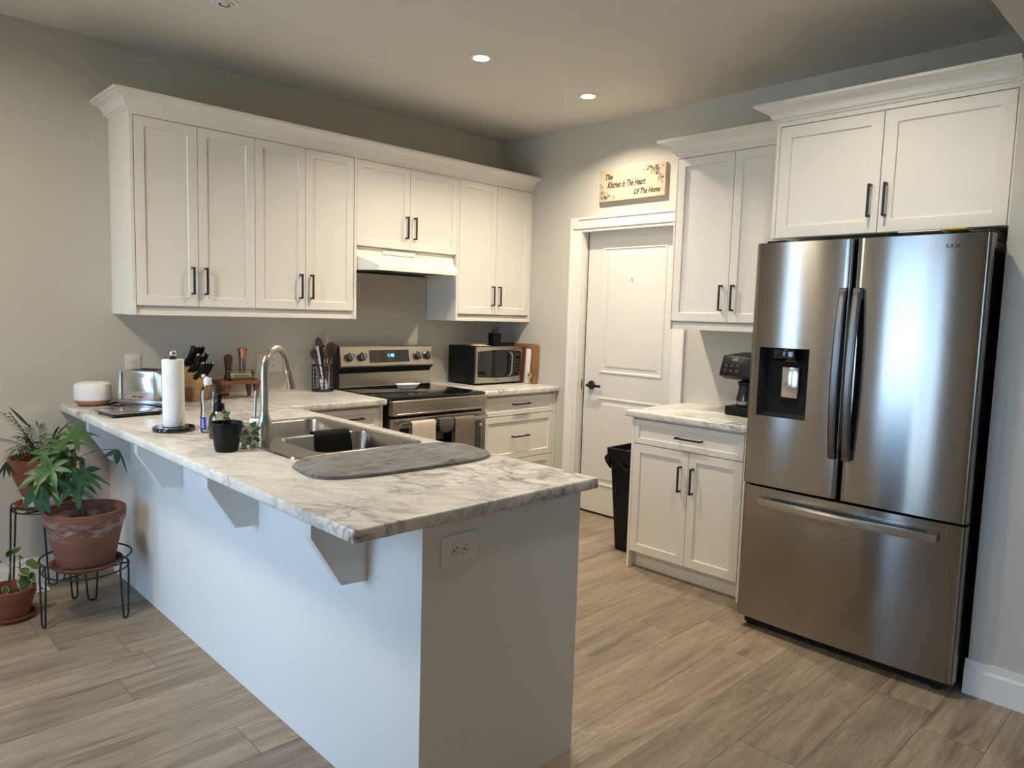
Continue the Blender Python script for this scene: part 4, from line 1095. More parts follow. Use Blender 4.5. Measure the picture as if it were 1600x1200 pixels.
# ---------------------------------------------------------------- plants
def leafm(bm, uvl, base, d, up, L_, W_, droop=.2, n=6, fold=.15, tipness=1.0, twist=0, m4=None):
    d = V(d).normalized(); up = V(up); side = d.cross(up)
    if side.length < 1e-3: side = d.orthogonal()
    side.normalize(); upn = side.cross(d).normalized()
    if twist: side = Matrix.Rotation(twist, 3, d) @ side; upn = side.cross(d)
    rows = []
    for i in range(n+1):
        t = i/n; w_ = W_/2*(math.sin(PI*(t**.85))**(.8*tipness)) if 0 < i < n else .0006
        c_ = V(base)+d*L_*t*(1-.15*droop*t) + V((0, 0, -1))*L_*droop*t*t
        rows.append([(c_-side*w_+upn*w_*fold, 0), (c_, .5), (c_+side*w_+upn*w_*fold, 1)])
    vv = [[bm.verts.new(p) for p, u_ in r_] for r_ in rows]
    for i in range(n):
        for k in range(2):
            f = bm.faces.new((vv[i][k], vv[i][k+1], vv[i+1][k+1], vv[i+1][k]))
            us = ((k*.5, i/n), ((k+1)*.5, i/n), ((k+1)*.5, (i+1)/n), (k*.5, (i+1)/n))
            for lp_, u_ in zip(f.loops, us): lp_[uvl].uv = u_
def curve_pts(a, b_, sag, n=8):
    a, b_ = V(a), V(b_)
    return [a.lerp(b_, i/n)+V((0, 0, sag*math.sin(PI*i/n))) for i in range(n+1)]
def pot_prof(rt, rb, h, rimh, t=.008):
    return [(0, 0), (rb, 0), (rb+(rt*.945-rb)*.98, h-rimh), (rt*.972, h-rimh+.001), (rt*.992, h-rimh+.008), (rt, h-.004), (rt-.004, h), (rt-t, h), (rt-t-.004, h-rimh+.012), (rt*.94-.012, h-rimh-.004), (rt*.84, h-rimh-.02), (0, h-rimh-.02)]
def stand(name, c, r, zr, nlegs, a0, label, spreadr, lean=0, ring2=.045, r2k=.94):
    s_ = thing(name, label, 'plant stand', (c[0], c[1], 0), 'black wire plant stands')
    MB().tube([V((c[0]+r*math.cos(2*PI*k/40), c[1]+r*math.sin(2*PI*k/40), zr)) for k in range(40)], .0042, 8, closed=True).done('top_ring', 'black', s_)
    r2_ = r*r2k
    mb = MB().tube([V((c[0]+r2_*math.cos(2*PI*k/40), c[1]+r2_*math.sin(2*PI*k/40), zr-ring2)) for k in range(40)], .0038, 8, closed=True)
    for k in range(3):
        a = a0+.5+k*PI/3*2
        mb.cyl((c[0]+r2_*math.cos(a), c[1]+r2_*math.sin(a), zr-ring2), (c[0]+r2_*math.cos(a+2.2), c[1]+r2_*math.sin(a+2.2), zr-ring2), .0034, n=8)
    mb.done('shelf_ring', 'black', s_)
    for k in range(nlegs):
        a = a0+2*PI*k/nlegs; dx, dy = math.cos(a), math.sin(a); tx, ty = -dy, dx
        w_ = .030
        def P(s, rr, z): return V((c[0]+dx*rr+tx*s, c[1]+dy*rr+ty*s, z))
        pts = [P(-w_, r2_, zr-ring2)]
        pts += [P(-w_*.9+.0, r*1.0, zr-ring2*.6), P(-w_*.75, r*1.02, zr-.02)]
        pts = [P(-w_, r*.99, zr-ring2+.006), P(-w_, r*1.0, zr-ring2-.01)]
        pts += [P(-w_*.6, spreadr, .022)] + [P(-w_*.6*math.cos(b2), spreadr, .0185-.0145*math.sin(b2)) for b2 in [PI*q/8 for q in range(1, 8)]] + [P(w_*.6, spreadr, .022)]
        pts += [P(w_, r*1.0, zr-ring2-.01), P(w_, r*.99, zr-ring2+.006)]
        # loop that climbs to the top ring
        top_ = [P(w_*math.cos(b2), r*1.0, zr-ring2+.006+(ring2-.004)*math.sin(b2)) for b2 in [PI*q/10 for q in range(1, 10)]]
        MB().tube(pts+top_, .0042, 8, closed=True).done('leg', 'black', s_)
    return s_
# low stand with the big pot
BC = (-3.108, -.582)
a_fl = math.atan2(-.615-BC[1], -3.286-BC[0])
stand('plant_stand', BC, .183, .285, 3, a_fl, 'low black wire plant stand carrying the large terracotta pot', .185, ring2=.055)
bz = .2345
tag(MB().lathe([(0, 0), (.115, 0), (.125, .004), (.148, .024), (.148, .028), (.141, .028), (.122, .010), (0, .009)], (BC[0], BC[1], bz), 48).done('plant_saucer', 'terracotta_small'), 'terracotta saucer on the low wire stand, under the large pot', 'saucer', 'terracotta saucers')
big = thing('potted_money_tree', 'large weathered terracotta pot with a bushy green plant on the low wire stand', 'potted plant', (BC[0], BC[1], bz+.010))
MB().lathe(pot_prof(.166, .112, .262, .060), (BC[0], BC[1], bz+.010), 56).done('pot', 'terracotta', big)
MB().lathe([(0, 0), (.134, 0), (.136, .012), (0, .022)], (BC[0], BC[1], bz+.010+.176), 40).done('soil', 'soil', big)
rv = V((.7162, -.6973, .0287)); cu_ = V((.0469, .0891, .9949)); cf = V((.6963, .7112, -.0965))
def bp(px, py, y=-.60):
    "photo pixel to a world point on a plane y = const (used to read positions off the photograph)"
    d = rv*((px-800)/1128.22) + cu_*(-(py-600)/1128.22) + cf
    t = (y+4.2199)/d.y
    return V((-3.9775, -4.2199, 1.4389)) + d*t
soil_z = bz+.19
st = MB()
trunk_top = bp(119, 765, -.60); tb = V((BC[0]+.0, BC[1]-.02, soil_z))
st.tube([tb, tb.lerp(trunk_top, .5)+V((.006, 0, 0)), trunk_top], [.015, .011, .007], 10)
st.tube([tb+V((-.012, .008, 0)), tb.lerp(trunk_top, .5)+V((-.012, .01, 0)), trunk_top+V((-.005, .01, .01))], [.010, .008, .006], 8)
bm_l = MB(); uvl = bm_l.bm.loops.layers.uv.new('UVMap')
bm_b = MB(); uvb = bm_b.bm.loops.layers.uv.new('UVMap')
random.seed(11)
def palm_cluster(center, axis, n, L_, W_, bmx, uvx, droop=.35, tilt=.35):
    axis = V(axis).normalized(); p = axis.orthogonal().normalized(); q = axis.cross(p); a0 = random.uniform(0, 2*PI)
    for i in range(n):
        a = a0+2*PI*i/n+random.uniform(-.15, .15)
        d = (p*math.cos(a)+q*math.sin(a))*(1)+axis*tilt
        leafm(bmx, uvx, center, d, axis, L_*random.uniform(.8, 1.1), W_*random.uniform(.85, 1.1), droop*random.uniform(.7, 1.3), fold=.22)
specs = [((117, 683), -.58, 7, .120, .030, (.0, -.5, .9)), ((95, 697), -.55, 6, .115, .028, (-.2, -.4, .9)), ((80, 733), -.66, 6, .105, .028, (-.2, -.8, .6)),
         ((129, 741), -.60, 7, .120, .031, (.3, -.6, .7)), ((116, 762), -.66, 6, .105, .030, (.2, -.8, .5)), ((100, 720), -.56, 6, .105, .028, (0, -.7, .7)),
         ((62, 742), -.62, 6, .095, .026, (-.4, -.6, .6)), ((92, 748), -.60, 6, .095, .026, (-.1, -.9, .4)), ((70, 712), -.58, 5, .09, .03, (-.4, -.3, .9)),
         ((86, 762), -.64, 5, .08, .03, (-.1, -.8, .3)), ((105, 735), -.52, 6, .095, .026, (.1, -.5, .8)), ((126, 752), -.62, 6, .09, .024, (.4, -.6, .5)), ((74, 752), -.62, 6, .09, .024, (-.4, -.7, .4))]
for k, ((px, py), yy_, n_, L_, W_, ax_) in enumerate(specs):
    c_ = bp(px, py, yy_)
    st.tube(curve_pts(trunk_top, c_, .015), .0024, 6)
    palm_cluster(c_, ax_, n_, L_, W_, bm_l.bm if k not in (3, 4) else bm_b.bm, uvl if k not in (3, 4) else uvb)
# two big drooping leaves at the left and the long petiole at the right
c_ = bp(58, 757, -.66); st.tube(curve_pts(trunk_top, c_, .03), .0024, 6)
for dd in ((-.55, -.2, -.9), (-.05, -.25, -1), (.35, -.2, -.9)): leafm(bm_b.bm, uvb, c_, dd, (0, -1, .3), .105, .040, .05)
c_ = bp(66, 783, -.68)
for dd in ((-.05, -.1, -1), (.4, -.1, -.8)): leafm(bm_b.bm, uvb, c_, dd, (0, -1, .3), .06, .024, .05)
c_ = bp(186, 703, -.56); st.tube([trunk_top, bp(128, 712, -.58), bp(150, 704, -.57), bp(170, 702, -.56), c_], .0016, 6)
for dd, l_, w_ in (((-.7, .4, -.35), .075, .022), ((-.15, .1, -1), .07, .026), ((.25, -.25, -1), .115, .010), ((-.35, .35, -.8), .05, .018)): leafm(bm_b.bm, uvb, c_, dd, (0, -1, .2), l_, w_, .05)
st.done('stem', 'stem', big)
bm_l.done('foliage', 'leaf', big); bm_b.done('foliage', 'leaf_blue', big, label='darker bluish green leaves')
# tall stand with the palm pot
TC = (-3.195, -.215)
stand('plant_stand', TC, .130, .468, 3, math.atan2(-.12, .095), 'tall black wire plant stand against the wall behind the large pot', .150, ring2=.022, r2k=.97)
tag(MB().lathe([(0, 0), (.095, 0), (.105, .004), (.120, .022), (.120, .026), (.113, .026), (.10, .010), (0, .009)], (TC[0], TC[1], .452), 44).done('plant_saucer', 'terracotta_small'), 'terracotta saucer on the tall wire stand', 'saucer', 'terracotta saucers')
tag(MB().box(TC[0]-.075, TC[0]+.065, TC[1]-.055, TC[1]+.06, .4622, .512, .004).done('foam_block', 'whiteplastic'), 'white block in the saucer, lifting the palm pot', 'block')
pm = thing('potted_palm', 'small dark palm in a terracotta pot on the tall wire stand', 'potted plant', (TC[0], TC[1], .5125))
MB().lathe(pot_prof(.142, .088, .185, .055), (TC[0]+.0, TC[1], .5125), 48).done('pot', 'terracotta_small', pm)
MB().lathe([(0, 0), (.122, 0), (.124, .008), (0, .018)], (TC[0], TC[1], .5125+.108), 36).done('soil', 'soil', pm)
stp = MB(); fp = MB(); uvp = fp.bm.loops.layers.uv.new('UVMap')
def frond(a, b_, sag, nl, L_, droop=.35, w=.009):
    pts = curve_pts(a, b_, sag, 12); stp.tube(pts, .0013, 5)
    for i in range(4, 13):
        t = pts[min(i, 12)]-pts[i-1]; t.normalize()
        s_ = t.cross(V((0, 0, 1)));  s_ = s_.normalized() if s_.length > .01 else V((1, 0, 0))
        for sg in (-1, 1):
            leafm(fp.bm, uvp, pts[i], t*.7+s_*sg*.8+V((0, 0, .05)), (0, 0, 1), L_*(.6+.4*math.sin(PI*(i-3)/11)), w, droop, n=4, fold=.1)
    leafm(fp.bm, uvp, pts[-1], t, (0, 0, 1), L_*.8, w, droop, n=4)
sb = V((TC[0], TC[1], .63))
for (px, py, yy_, sag, L_) in ((8, 648, -.28, .03, .075), (28, 700, -.30, .05, .075), (22, 712, -.33, .06, .07), (48, 672, -.25, .03, .07), (60, 668, -.2, .04, .075), (88, 672, -.22, .03, .065), (98, 678, -.2, .02, .06), (75, 690, -.12, .03, .06), (40, 688, -.16, .03, .06), (66, 700, -.3, .03, .06), (5, 686, -.15, .03, .05), (52, 690, -.26, .04, .06), (70, 680, -.28, .04, .065), (84, 686, -.24, .03, .055), (34, 682, -.24, .05, .06), (92, 690, -.16, .02, .05), (18, 648, -.20, .01, .05), (104, 665, -.18, .03, .055)):
    frond(sb+V((random.uniform(-.04, .04), random.uniform(-.04, .04), 0)), bp(px, py, yy_), sag, 9, L_)
c_ = bp(62, 672, -.25); leafm(fp.bm, uvp, bp(47, 668, -.25), bp(19, 640, -.25)-bp(47, 668, -.25), (0, -1, .5), .13, .014, 0, n=5)
c_ = bp(9, 722, -.36); stp.tube([sb+V((-.05, -.03, 0)), bp(18, 714, -.34), c_], .0013, 5)
for dd in ((-.5, 0, -1), (-.15, 0, -1), (.2, 0, -1), (.5, -.1, -.9)): leafm(fp.bm, uvp, c_, dd, (0, -1, 0), .075, .010, 0, n=4)
stp.done('stem', 'greenstem', pm); fp.done('foliage', 'leaf_dark', pm)
# small pot on the floor
SC = (-3.372, -.395)
tag(MB().lathe([(0, 0), (.075, 0), (.082, .003), (.097, .020), (.097, .024), (.091, .024), (.08, .009), (0, .008)], (SC[0], SC[1], 0), 40).done('plant_saucer', 'terracotta_small'), 'terracotta saucer on the floor by the register', 'saucer', 'terracotta saucers')
sm = thing('potted_variegated_plant', 'small terracotta pot with a cream-edged leafy plant on the floor', 'potted plant', (SC[0], SC[1], .009))
MB().lathe(pot_prof(.100, .070, .138, .040), (SC[0], SC[1], .009), 44).done('pot', 'terracotta_small', sm)
MB().lathe([(0, 0), (.086, 0), (.088, .008), (0, .014)], (SC[0], SC[1], .009+.08), 32).done('soil', 'soil', sm)
ss = MB(); fv = MB(); uvv = fv.bm.loops.layers.uv.new('UVMap'); sy_ = -.40
b0 = bp(14, 925, sy_); b1 = bp(26, 925, sy_); b0.z = b1.z = .095
ss.tube([b0, bp(14, 905, sy_), bp(17, 888, sy_), bp(15, 872, sy_)], [.005, .004, .003, .002], 8)
ss.tube([b1, bp(30, 905, sy_), bp(31, 885, sy_), bp(31, 872, sy_)], [.004, .004, .003, .002], 8)
ss.tube([bp(16, 884, sy_), bp(8, 879, sy_), bp(2, 879, sy_)], .0015, 6)
ss.tube([bp(18, 888, sy_), bp(30, 886, sy_), bp(40, 878, sy_)], .0015, 6)
for (px, py, tx, ty, l_, w_) in ((14, 866, 34, 855, .065, .032), (15, 868, 8, 862, .04, .03), (42, 874, 61, 888, .07, .05), (40, 894, 36, 926, .085, .068), (34, 887, 42, 897, .05, .05), (45, 893, 54, 908, .055, .035), (31, 868, 34, 874, .03, .026), (10, 916, 6, 928, .04, .035), (2, 878, -6, 876, .04, .02), (12, 864, 18, 856, .035, .02)):
    a = bp(px, py, sy_-.02); d = bp(tx, ty, sy_-.05)-a
    leafm(fv.bm, uvv, a, d, (.3, -1, .3), l_, w_, .02, fold=.12, tipness=.7)
ss.done('stem', 'stem', sm); fv.done('foliage', 'leaf_var', sm)
# floor register
rgst = thing('floor_register', 'white metal floor register against the wall behind the plants', 'vent', (-3.30, -.085, 0))
mb = MB().box(-3.45, -3.165, -.14, -.03, .001, .006, .002)
mb.done('plate', 'whiteplastic', rgst)
mb = MB()
for i in range(10):
    for j in range(2): mb.box(-3.44+i*.027, -3.432+i*.027, -.125+j*.045, -.09+j*.045, .0061, .0066)
mb.done('slots', 'gap', rgst)
# ivy pot on the counter
ic = (-2.905, -1.655, Z)
iv = thing('potted_ivy', 'variegated ivy trailing out of a small black plastic pot by the faucet', 'potted plant', ic)
MB().lathe([(0, 0), (.038, 0), (.040, .004), (.0415, .010), (.053, .098), (.056, .100), (.056, .106), (.052, .106), (.049, .09), (0, .088)], ic, 40).done('pot', 'blackplastic', iv)
MB().lathe([(0, 0), (.048, 0), (.048, .002), (0, .006)], (ic[0], ic[1], Z+.0885), 24).done('soil', 'soil', iv)
iy = ic[1]-.03; sv = MB(); fi = MB(); uvi = fi.bm.loops.layers.uv.new('UVMap')
def ivy_leaf(p, d, s):
    d = V(d).normalized(); up = V((-.4, -.9, .3)); side = d.cross(up).normalized(); nn = side.cross(d)
    outl = [(0, 0), (.32, -.12), (.5, .22), (.26, .38), (.30, .62), (0, 1.0), (-.30, .62), (-.26, .38), (-.5, .22), (-.32, -.12)]
    cl_ = lambda q: V((q.x, q.y, max(q.z, Z+.0025)))
    cv = fi.bm.verts.new(cl_(V(p)+d*s*.35+nn*s*.06))
    vs_ = [fi.bm.verts.new(cl_(V(p)+side*x*s+d*y*s)) for x, y in outl]
    for i in range(len(vs_)):
        f = fi.bm.faces.new((cv, vs_[i], vs_[(i+1) % len(vs_)]))
        for lp_, u_ in zip(f.loops, ((.5, .5), (0.02, 0), (.02, 1))): lp_[uvi].uv = u_
def B(px, py, yo=0):
    q = bp(px, py, iy+yo); q.z = max(q.z, Z+.004); return q
sv.tube([B(372, 664, .02), B(377, 662), B(386, 672), B(390, 690), B(391, 710)], .0014, 6)
sv.tube([B(364, 662, .03), B(358, 652, .02), B(354, 646, .02)], .0012, 6)
sv.tube([B(370, 668, .02), B(362, 667, 0), B(354, 668, -.01)], .0012, 6)
sv.tube([B(376, 678, 0), B(384, 690), B(384, 702), B(388, 714)], .0014, 6)
for (px, py, dx, dy, s) in ((392, 667, 6, -6, .030), (386, 675, -8, 4, .028), (394, 674, 8, 4, .036), (398, 682, 6, 6, .030), (388, 684, 3, 8, .026), (376, 676, -6, 6, .028), (380, 668, -5, -5, .022), (396, 694, 2, 8, .026), (397, 704, 7, 2, .026), (386, 700, -3, 8, .026), (383, 708, -2, 8, .024), (392, 712, 3, 6, .020), (352, 664, -2, 9, .030), (353, 646, -4, -5, .020), (354, 648, 5, -4, .018), (352, 650, -2, 6, .018), (389, 690, -5, 4, .024), (399, 672, 7, -4, .026), (382, 692, -4, 7, .022)):
    p0 = B(px, py, random.uniform(-.012, .02)); ivy_leaf(p0, B(px+dx, py+dy)-B(px, py), s)
sv.done('stem', 'greenstem', iv); fi.done('foliage', 'leaf_ivy', iv)

# ================================================================ KNIFE BLOCK, RISER, UTENSILS
kb = thing('knife_block', 'light wooden knife block full of black-handled knives', 'knife block', (-2.46, -.17, Z))
KBM = Matrix.Translation((-2.470, -.165, Z)) @ Matrix.Rotation(math.radians(-66), 4, 'Z')
# local x runs toward the low front of the block
pts = [(-.10, 0), (.045, 0), (.085, .085), (-.035, .215), (-.085, .215), (-.115, .17)]
pts = [(-.105, 0), (.055, 0), (.092, .105), (-.040, .205), (-.10, .17)]
MB(KBM).prism(pts, -.055, .055, 'y', .003).done('block', 'wood_block', kb, smooth=False)
sld = V((.132, 0, -.10)).normalized(); kd = V((.60, 0, .80))
MBk = []
def knife(parent_y, t, ln, w, bolster=True):
    p = V((-.040, parent_y, .205)) + V((.132, 0, -.10))*t
    d = V((.58, 0, .81)).normalized()
    mb = MB(KBM); side = V((0, 1, 0)); nn = d.cross(side)
    rows = []
    for s, ww in ((0, .8), (.15, .95), (.5, .85), (.8, 1.0), (.95, 1.15), (1.0, .9)):
        c_ = p+d*ln*s + nn*(-.010*math.sin(PI*s))
        rows.append([mb.bm.verts.new(c_+side*a*.0075+nn*b2*w*ww) for a, b2 in ((-1, -.6), (-.5, -1), (.5, -1), (1, -.6), (1, .6), (.5, 1), (-.5, 1), (-1, .6))])
    for a, b2 in zip(rows, rows[1:]):
        for k in range(8): mb.bm.faces.new((a[k], a[(k+1) % 8], b2[(k+1) % 8], b2[k]))
    mb.bm.faces.new(rows[0]); mb.bm.faces.new(rows[-1][::-1])
    bmesh.ops.recalc_face_normals(mb.bm, faces=mb.bm.faces[:]); mb._xf(mb.bm.verts[:])
    return mb, p, d, nn
kn_specs = [(.036, .10, .125, .012, 1), (.012, .10, .125, .012, 1), (-.012, .10, .125, .012, 1), (-.038, .12, .130, .013, 0), (.034, .36, .115, .011, 1), (-.036, .42, .115, .011, 1),
            (.040, .68, .092, .010, 1), (.018, .68, .092, .010, 1), (-.004, .68, .092, .010, 1), (-.026, .68, .092, .010, 1), (-.047, .80, .085, .011, 0), (.0, .42, .105, .011, 1)]
kpos = ['at the top left', 'second along the top row', 'third along the top row', 'at the top right', 'at the left of the middle row', 'at the right of the middle row', 'at the left of the steak-knife row', 'second in the steak-knife row', 'third in the steak-knife row', 'fourth in the steak-knife row', 'lowest at the right, without a steel cap', 'at the centre of the middle row']
for (yy_, t, ln, w_, cap), kp in zip(kn_specs, kpos):
    mb, p, d, nn = knife(yy_, t, ln, w_)
    pw = KBM @ p
    k_ = thing('knife', 'black-handled knife ' + kp + ' of the knife block', 'knife', pw, 'knives in the block')
    mb.done('handle', 'blackplastic', k_)
    q0, q1 = p-d*.045, p
    MB(KBM).tube([p-d*.03, p+d*.002], [.003, .004], 6).done('blade', 'chrome', k_)
    if cap: MB(KBM).tube([p+d*(ln-.006), p+d*(ln+.006)], [.0085, .0075], 12).done('end_cap', 'chrome', k_)
sc_m = Matrix.Translation((0, 0, 0))
# black sharpener slot at the block's side
rs_ = thing('serving_riser', 'reddish wooden serving board on short legs beside the knife block', 'riser', (-2.20, -.16, Z))
MB().box(-2.335, -2.085, -.235, -.075, Z+.082, Z+.103, .003).done('board', 'wood_riser', rs_)
for (a, b_) in ((-2.30, -.205), (-2.12, -.205), (-2.30, -.105), (-2.12, -.105)):
    MB().tube([(a, b_, Z+.0), (a+(.004 if a < -2.2 else -.004), b_, Z+.082)], [.011, .021], 4).done('leg', 'wood_riser', rs_)
zr = Z+.1035
c = (-2.252, -.125, zr)
pmh = thing('pepper_mill', 'dark turned-wood pepper mill on the wooden riser', 'pepper mill', c)
MB().lathe([(0, 0), (.024, 0), (.024, .01), (.019, .03), (.018, .06), (.022, .085), (.022, .09), (0, .09)], c, 26).done('body', 'wood_dark', pmh)
MB().lathe([(0, .091), (.020, .091), (.024, .105), (.024, .125), (.018, .140), (.008, .145), (0, .145)], c, 26).done('head', 'wood_dark', pmh)
MB().lathe([(0, .1455), (.006, .1455), (.006, .155), (0, .157)], c, 14).done('knob', 'chrome', pmh)
c = (-2.165, -.115, zr)
gmh = thing('salt_mill', 'clear glass salt mill with a flared copper top on the wooden riser', 'salt mill', c)
MB().lathe([(0, 0), (.023, 0), (.022, .01), (.017, .05), (.018, .118), (0, .118)], c, 26).done('body', 'salt', gmh)
MB().lathe([(0, .118), (.020, .118), (.022, .135), (.028, .175), (.026, .178), (0, .178)], c, 28).done('head', 'copper', gmh)
bd = thing('butter_dish', 'covered glass butter dish on the wooden riser', 'butter dish', (-2.205, -.185, zr))
MB().box(-2.29, -2.12, -.225, -.15, zr, zr+.007, .003).done('plate', 'glass', bd)
mb = MB().box(-2.277, -2.133, -.218, -.157, zr+.0075, zr+.058, .010, 3)
mb.done('lid', 'glass', bd)
tag(MB().box(-2.262, -2.150, -.205, -.17, zr+.0078, zr+.036, .003).done('butter', simple('butter_block', (.70, .60, .33), .5)), 'block of butter inside the glass dish', 'butter')
# utensils
uc = V((-1.628, -.092, Z))
ub = thing('utensil_basket', 'round black wire utensil basket on the counter beside the range', 'utensil holder', uc)
mb = MB(); ur = .067
mb.lathe([(0, 0), (ur, 0), (ur, .004), (0, .004)], uc, 32)
for z, t_ in ((.006, .004), (.165, .004), (.03, .0016), (.055, .0016), (.08, .0016), (.105, .0016), (.13, .0016)):
    mb.tube([uc+V((ur*math.cos(2*PI*k/32), ur*math.sin(2*PI*k/32), z)) for k in range(32)], t_, 6, closed=True)
for k in range(12):
    a = 2*PI*k/12+.2; mb.cyl(uc+V((ur*math.cos(a), ur*math.sin(a), .004)), uc+V((ur*math.cos(a), ur*math.sin(a), .165)), .0018, n=6)
mb.done('wire_frame', 'black', ub)
cr = V((.716, -.697, 0)).normalized()      # sideways as seen from the living room
def utensil(name, b_, t, head, m, label, hw=.02, hl=.07, fl=.25):
    base = uc+V((b_[0], b_[1], .008)); top = uc+cr*t[0]+V((0, .0, 0))+V((.696, .711, 0))*t[1]+V((0, 0, t[2]))
    r_ = thing(name, label, 'utensil', base, 'utensils in the wire basket')
    d = (top-base).normalized(); L_ = (top-base).length
    MB().tube([base, base+d*(L_-hl*.6)], [.005, .006], 10).done('handle', m if head != 'white' else 'whiteplastic', r_)
    s_ = d.cross(V((.696, .711, 0))).normalized(); nn = s_.cross(d)
    mm = Matrix(((s_.x, nn.x, d.x, top.x-d.x*hl/2), (s_.y, nn.y, d.y, top.y-d.y*hl/2), (s_.z, nn.z, d.z, top.z-d.z*hl/2), (0, 0, 0, 1)))
    mb = MB()
    if head in ('spoon', 'white'): mb.ball((0, 0, 0), 1, (hw, hw*fl, hl/2), m=mm)
    else: mb.box(-hw, hw, -.003, .003, -hl/2, hl/2, .004, m=mm)
    mb.done('head', m, r_)
utensil('wooden_spoon', (.02, .02), (-.070, .02, .262), 'spoon', 'wood_spoon', 'dark wooden spoon leaning furthest left in the basket', .026, .065)
utensil('wooden_spoon', (.03, .0), (-.040, .03, .338), 'spoon', 'wood_spoon', 'tallest dark wooden spoon in the basket', .024, .085)
utensil('wooden_spatula', (.0, .02), (-.004, .03, .290), 'flat', 'wood_dark', 'narrow dark wooden spatula in the middle of the basket', .010, .07)
utensil('wooden_spoon', (.01, -.02), (.046, .02, .312), 'spoon', 'wood_spoon', 'wide dark wooden spoon at the right of the basket', .031, .085)
utensil('wooden_spoon', (-.01, -.03), (.033, -.035, .275), 'spoon', 'wood_dark', 'small dark wooden spoon in front of the wide one', .019, .07)
utensil('wooden_spatula', (.0, .03), (.064, .04, .300), 'flat', 'wood_spoon', 'brown slotted turner furthest right in the basket', .022, .075)
utensil('bamboo_spatula', (.015, -.01), (.012, .0, .280), 'flat', 'wood_light', 'pale bamboo spatula in the middle of the basket', .009, .07)
# white-handled scraper standing head down
base = uc+cr*.018+V((-.02, -.02, .01)); top = uc+cr*-.042+V((0, -.01, .285))
r_ = thing('scraper', 'white-handled spatula standing head down in the basket', 'utensil', base, 'utensils in the wire basket')
d = (top-base).normalized(); MB().tube([base+d*.07, top], [.005, .008], 10).done('handle', 'whiteplastic', r_)
s_ = d.cross(V((.696, .711, 0))).normalized(); nn = s_.cross(d)
mm = Matrix(((s_.x, nn.x, d.x, base.x+d.x*.035), (s_.y, nn.y, d.y, base.y+d.y*.035), (s_.z, nn.z, d.z, base.z+d.z*.035), (0, 0, 0, 1)))
MB().box(-.021, .021, -.004, .004, -.035, .04, .004, m=mm).done('head', 'whiteplastic', r_)

# ================================================================ MICROWAVE + BOARDS
mx0, mx1, myf, myb, mz0, mz1 = -.535, -.068, -.330, -.018, Z+.012, 1.198
mo = thing('microwave', 'stainless and black countertop microwave in the corner', 'microwave', ((mx0+mx1)/2, -.17, Z))
MB().box(mx0, mx1, myf+.018, myb, mz0, mz1, .004).done('case', 'blackplastic', mo)
MB().box(mx0, mx1, myf, myf+.018, mz0+.002, mz1-.001, .004).done('front_panel', 'steel_range', mo)
wx1 = mx0+.355
mb = MB(); n = 14; rows = []
for i in range(n+1):
    x = mx0+.016+(mx1-.016-mx0-.016)*i/n; u_ = 2*i/n-1; b_ = .012*(1-u_*u_)
    rows.append([(x, myf-.001, mz0+.050-b_), (x, myf-.001, mz1-.038+b_)])
mb.strip(rows, thick=.003).done('black_band', 'blackgloss', mo)
MB().box(mx0+.05, mx0+.255, myf-.0025, myf-.0018, mz0+.068, mz1-.056).done('door_window', simple('microwave_window', (.045, .045, .043), .12, coat=.3), mo)
mb = MB(); hxm = mx0+.330
mb.prism([(hxm-.026, mz1-.035), (hxm+.010, mz1-.055), (hxm+.010, mz0+.075), (hxm-.026, mz0+.042), (hxm-.016, mz0+.062), (hxm-.002, mz0+.085), (hxm-.002, mz1-.068), (hxm-.016, mz1-.052)], myf-.030, myf-.018, 'y', .002)
mb.box(hxm-.022, hxm-.008, myf-.020, myf, mz1-.052, mz1-.042).box(hxm-.022, hxm-.008, myf-.020, myf, mz0+.05, mz0+.06)
mb.done('handle', 'steel_h', mo)
mb = MB(); kx = mx1-.075
for i in range(3):
    for j in range(6): mb.box(kx+.017*i, kx+.010+.017*i, myf-.0056, myf-.0044, mz0+.075+j*.018, mz0+.083+j*.018)
mb.done('keypad', 'etched', mo)
MB().box(kx, kx+.046, myf-.0056, myf-.0044, mz1-.072, mz1-.050).done('display', simple('microwave_display', (.02, .05, .035), .1), mo)
MB().box(kx+.034, kx+.044, myf-.0058, myf-.0044, mz0+.058, mz0+.066).done('stop_button', 'red', mo)
MB().box(mx0+.3725, mx0+.374, myf-.0008, myf+.001, mz0+.004, mz1-.004).done('door_gap', 'gap', mo)
text_part('lettering', 'Danby', 'etched', mo, .016, (mx0+.205, myf-.0006, mz0+.022), (1, 0, 0), (0, 0, 1))
for a in (mx0+.04, mx1-.04):
    for b_ in (-.27, -.07): MB().lathe([(0, 0), (.012, 0), (.012, .0125), (0, .0125)], (a, b_, Z), 14).done('foot', 'rubber', mo)
zt = mz1+.0005
pcup = V((-.245, -.205, zt))
cup = thing('pen_cup', 'black mesh pen cup on top of the microwave', 'pen cup', pcup)
MB().prism(rrect(-.036, .036, -.036, .036, .010, 4), 0, .004, 'z', m=Matrix.Translation(pcup)).done('floor_plate', 'black', cup)
mb = MB(Matrix.Translation(pcup)); loft(mb, [lp(-.036, .036, -.036, .036, .01, 0), lp(-.038, .038, -.038, .038, .01, .092), lp(-.036, .036, -.036, .036, .009, .092), lp(-.034, .034, -.034, .034, .008, .004)], cap=False)
mb._xf(mb.bm.verts[:]); bmesh.ops.recalc_face_normals(mb.bm, faces=mb.bm.faces[:]); mb.done('cup_wall', 'blackplastic', cup)
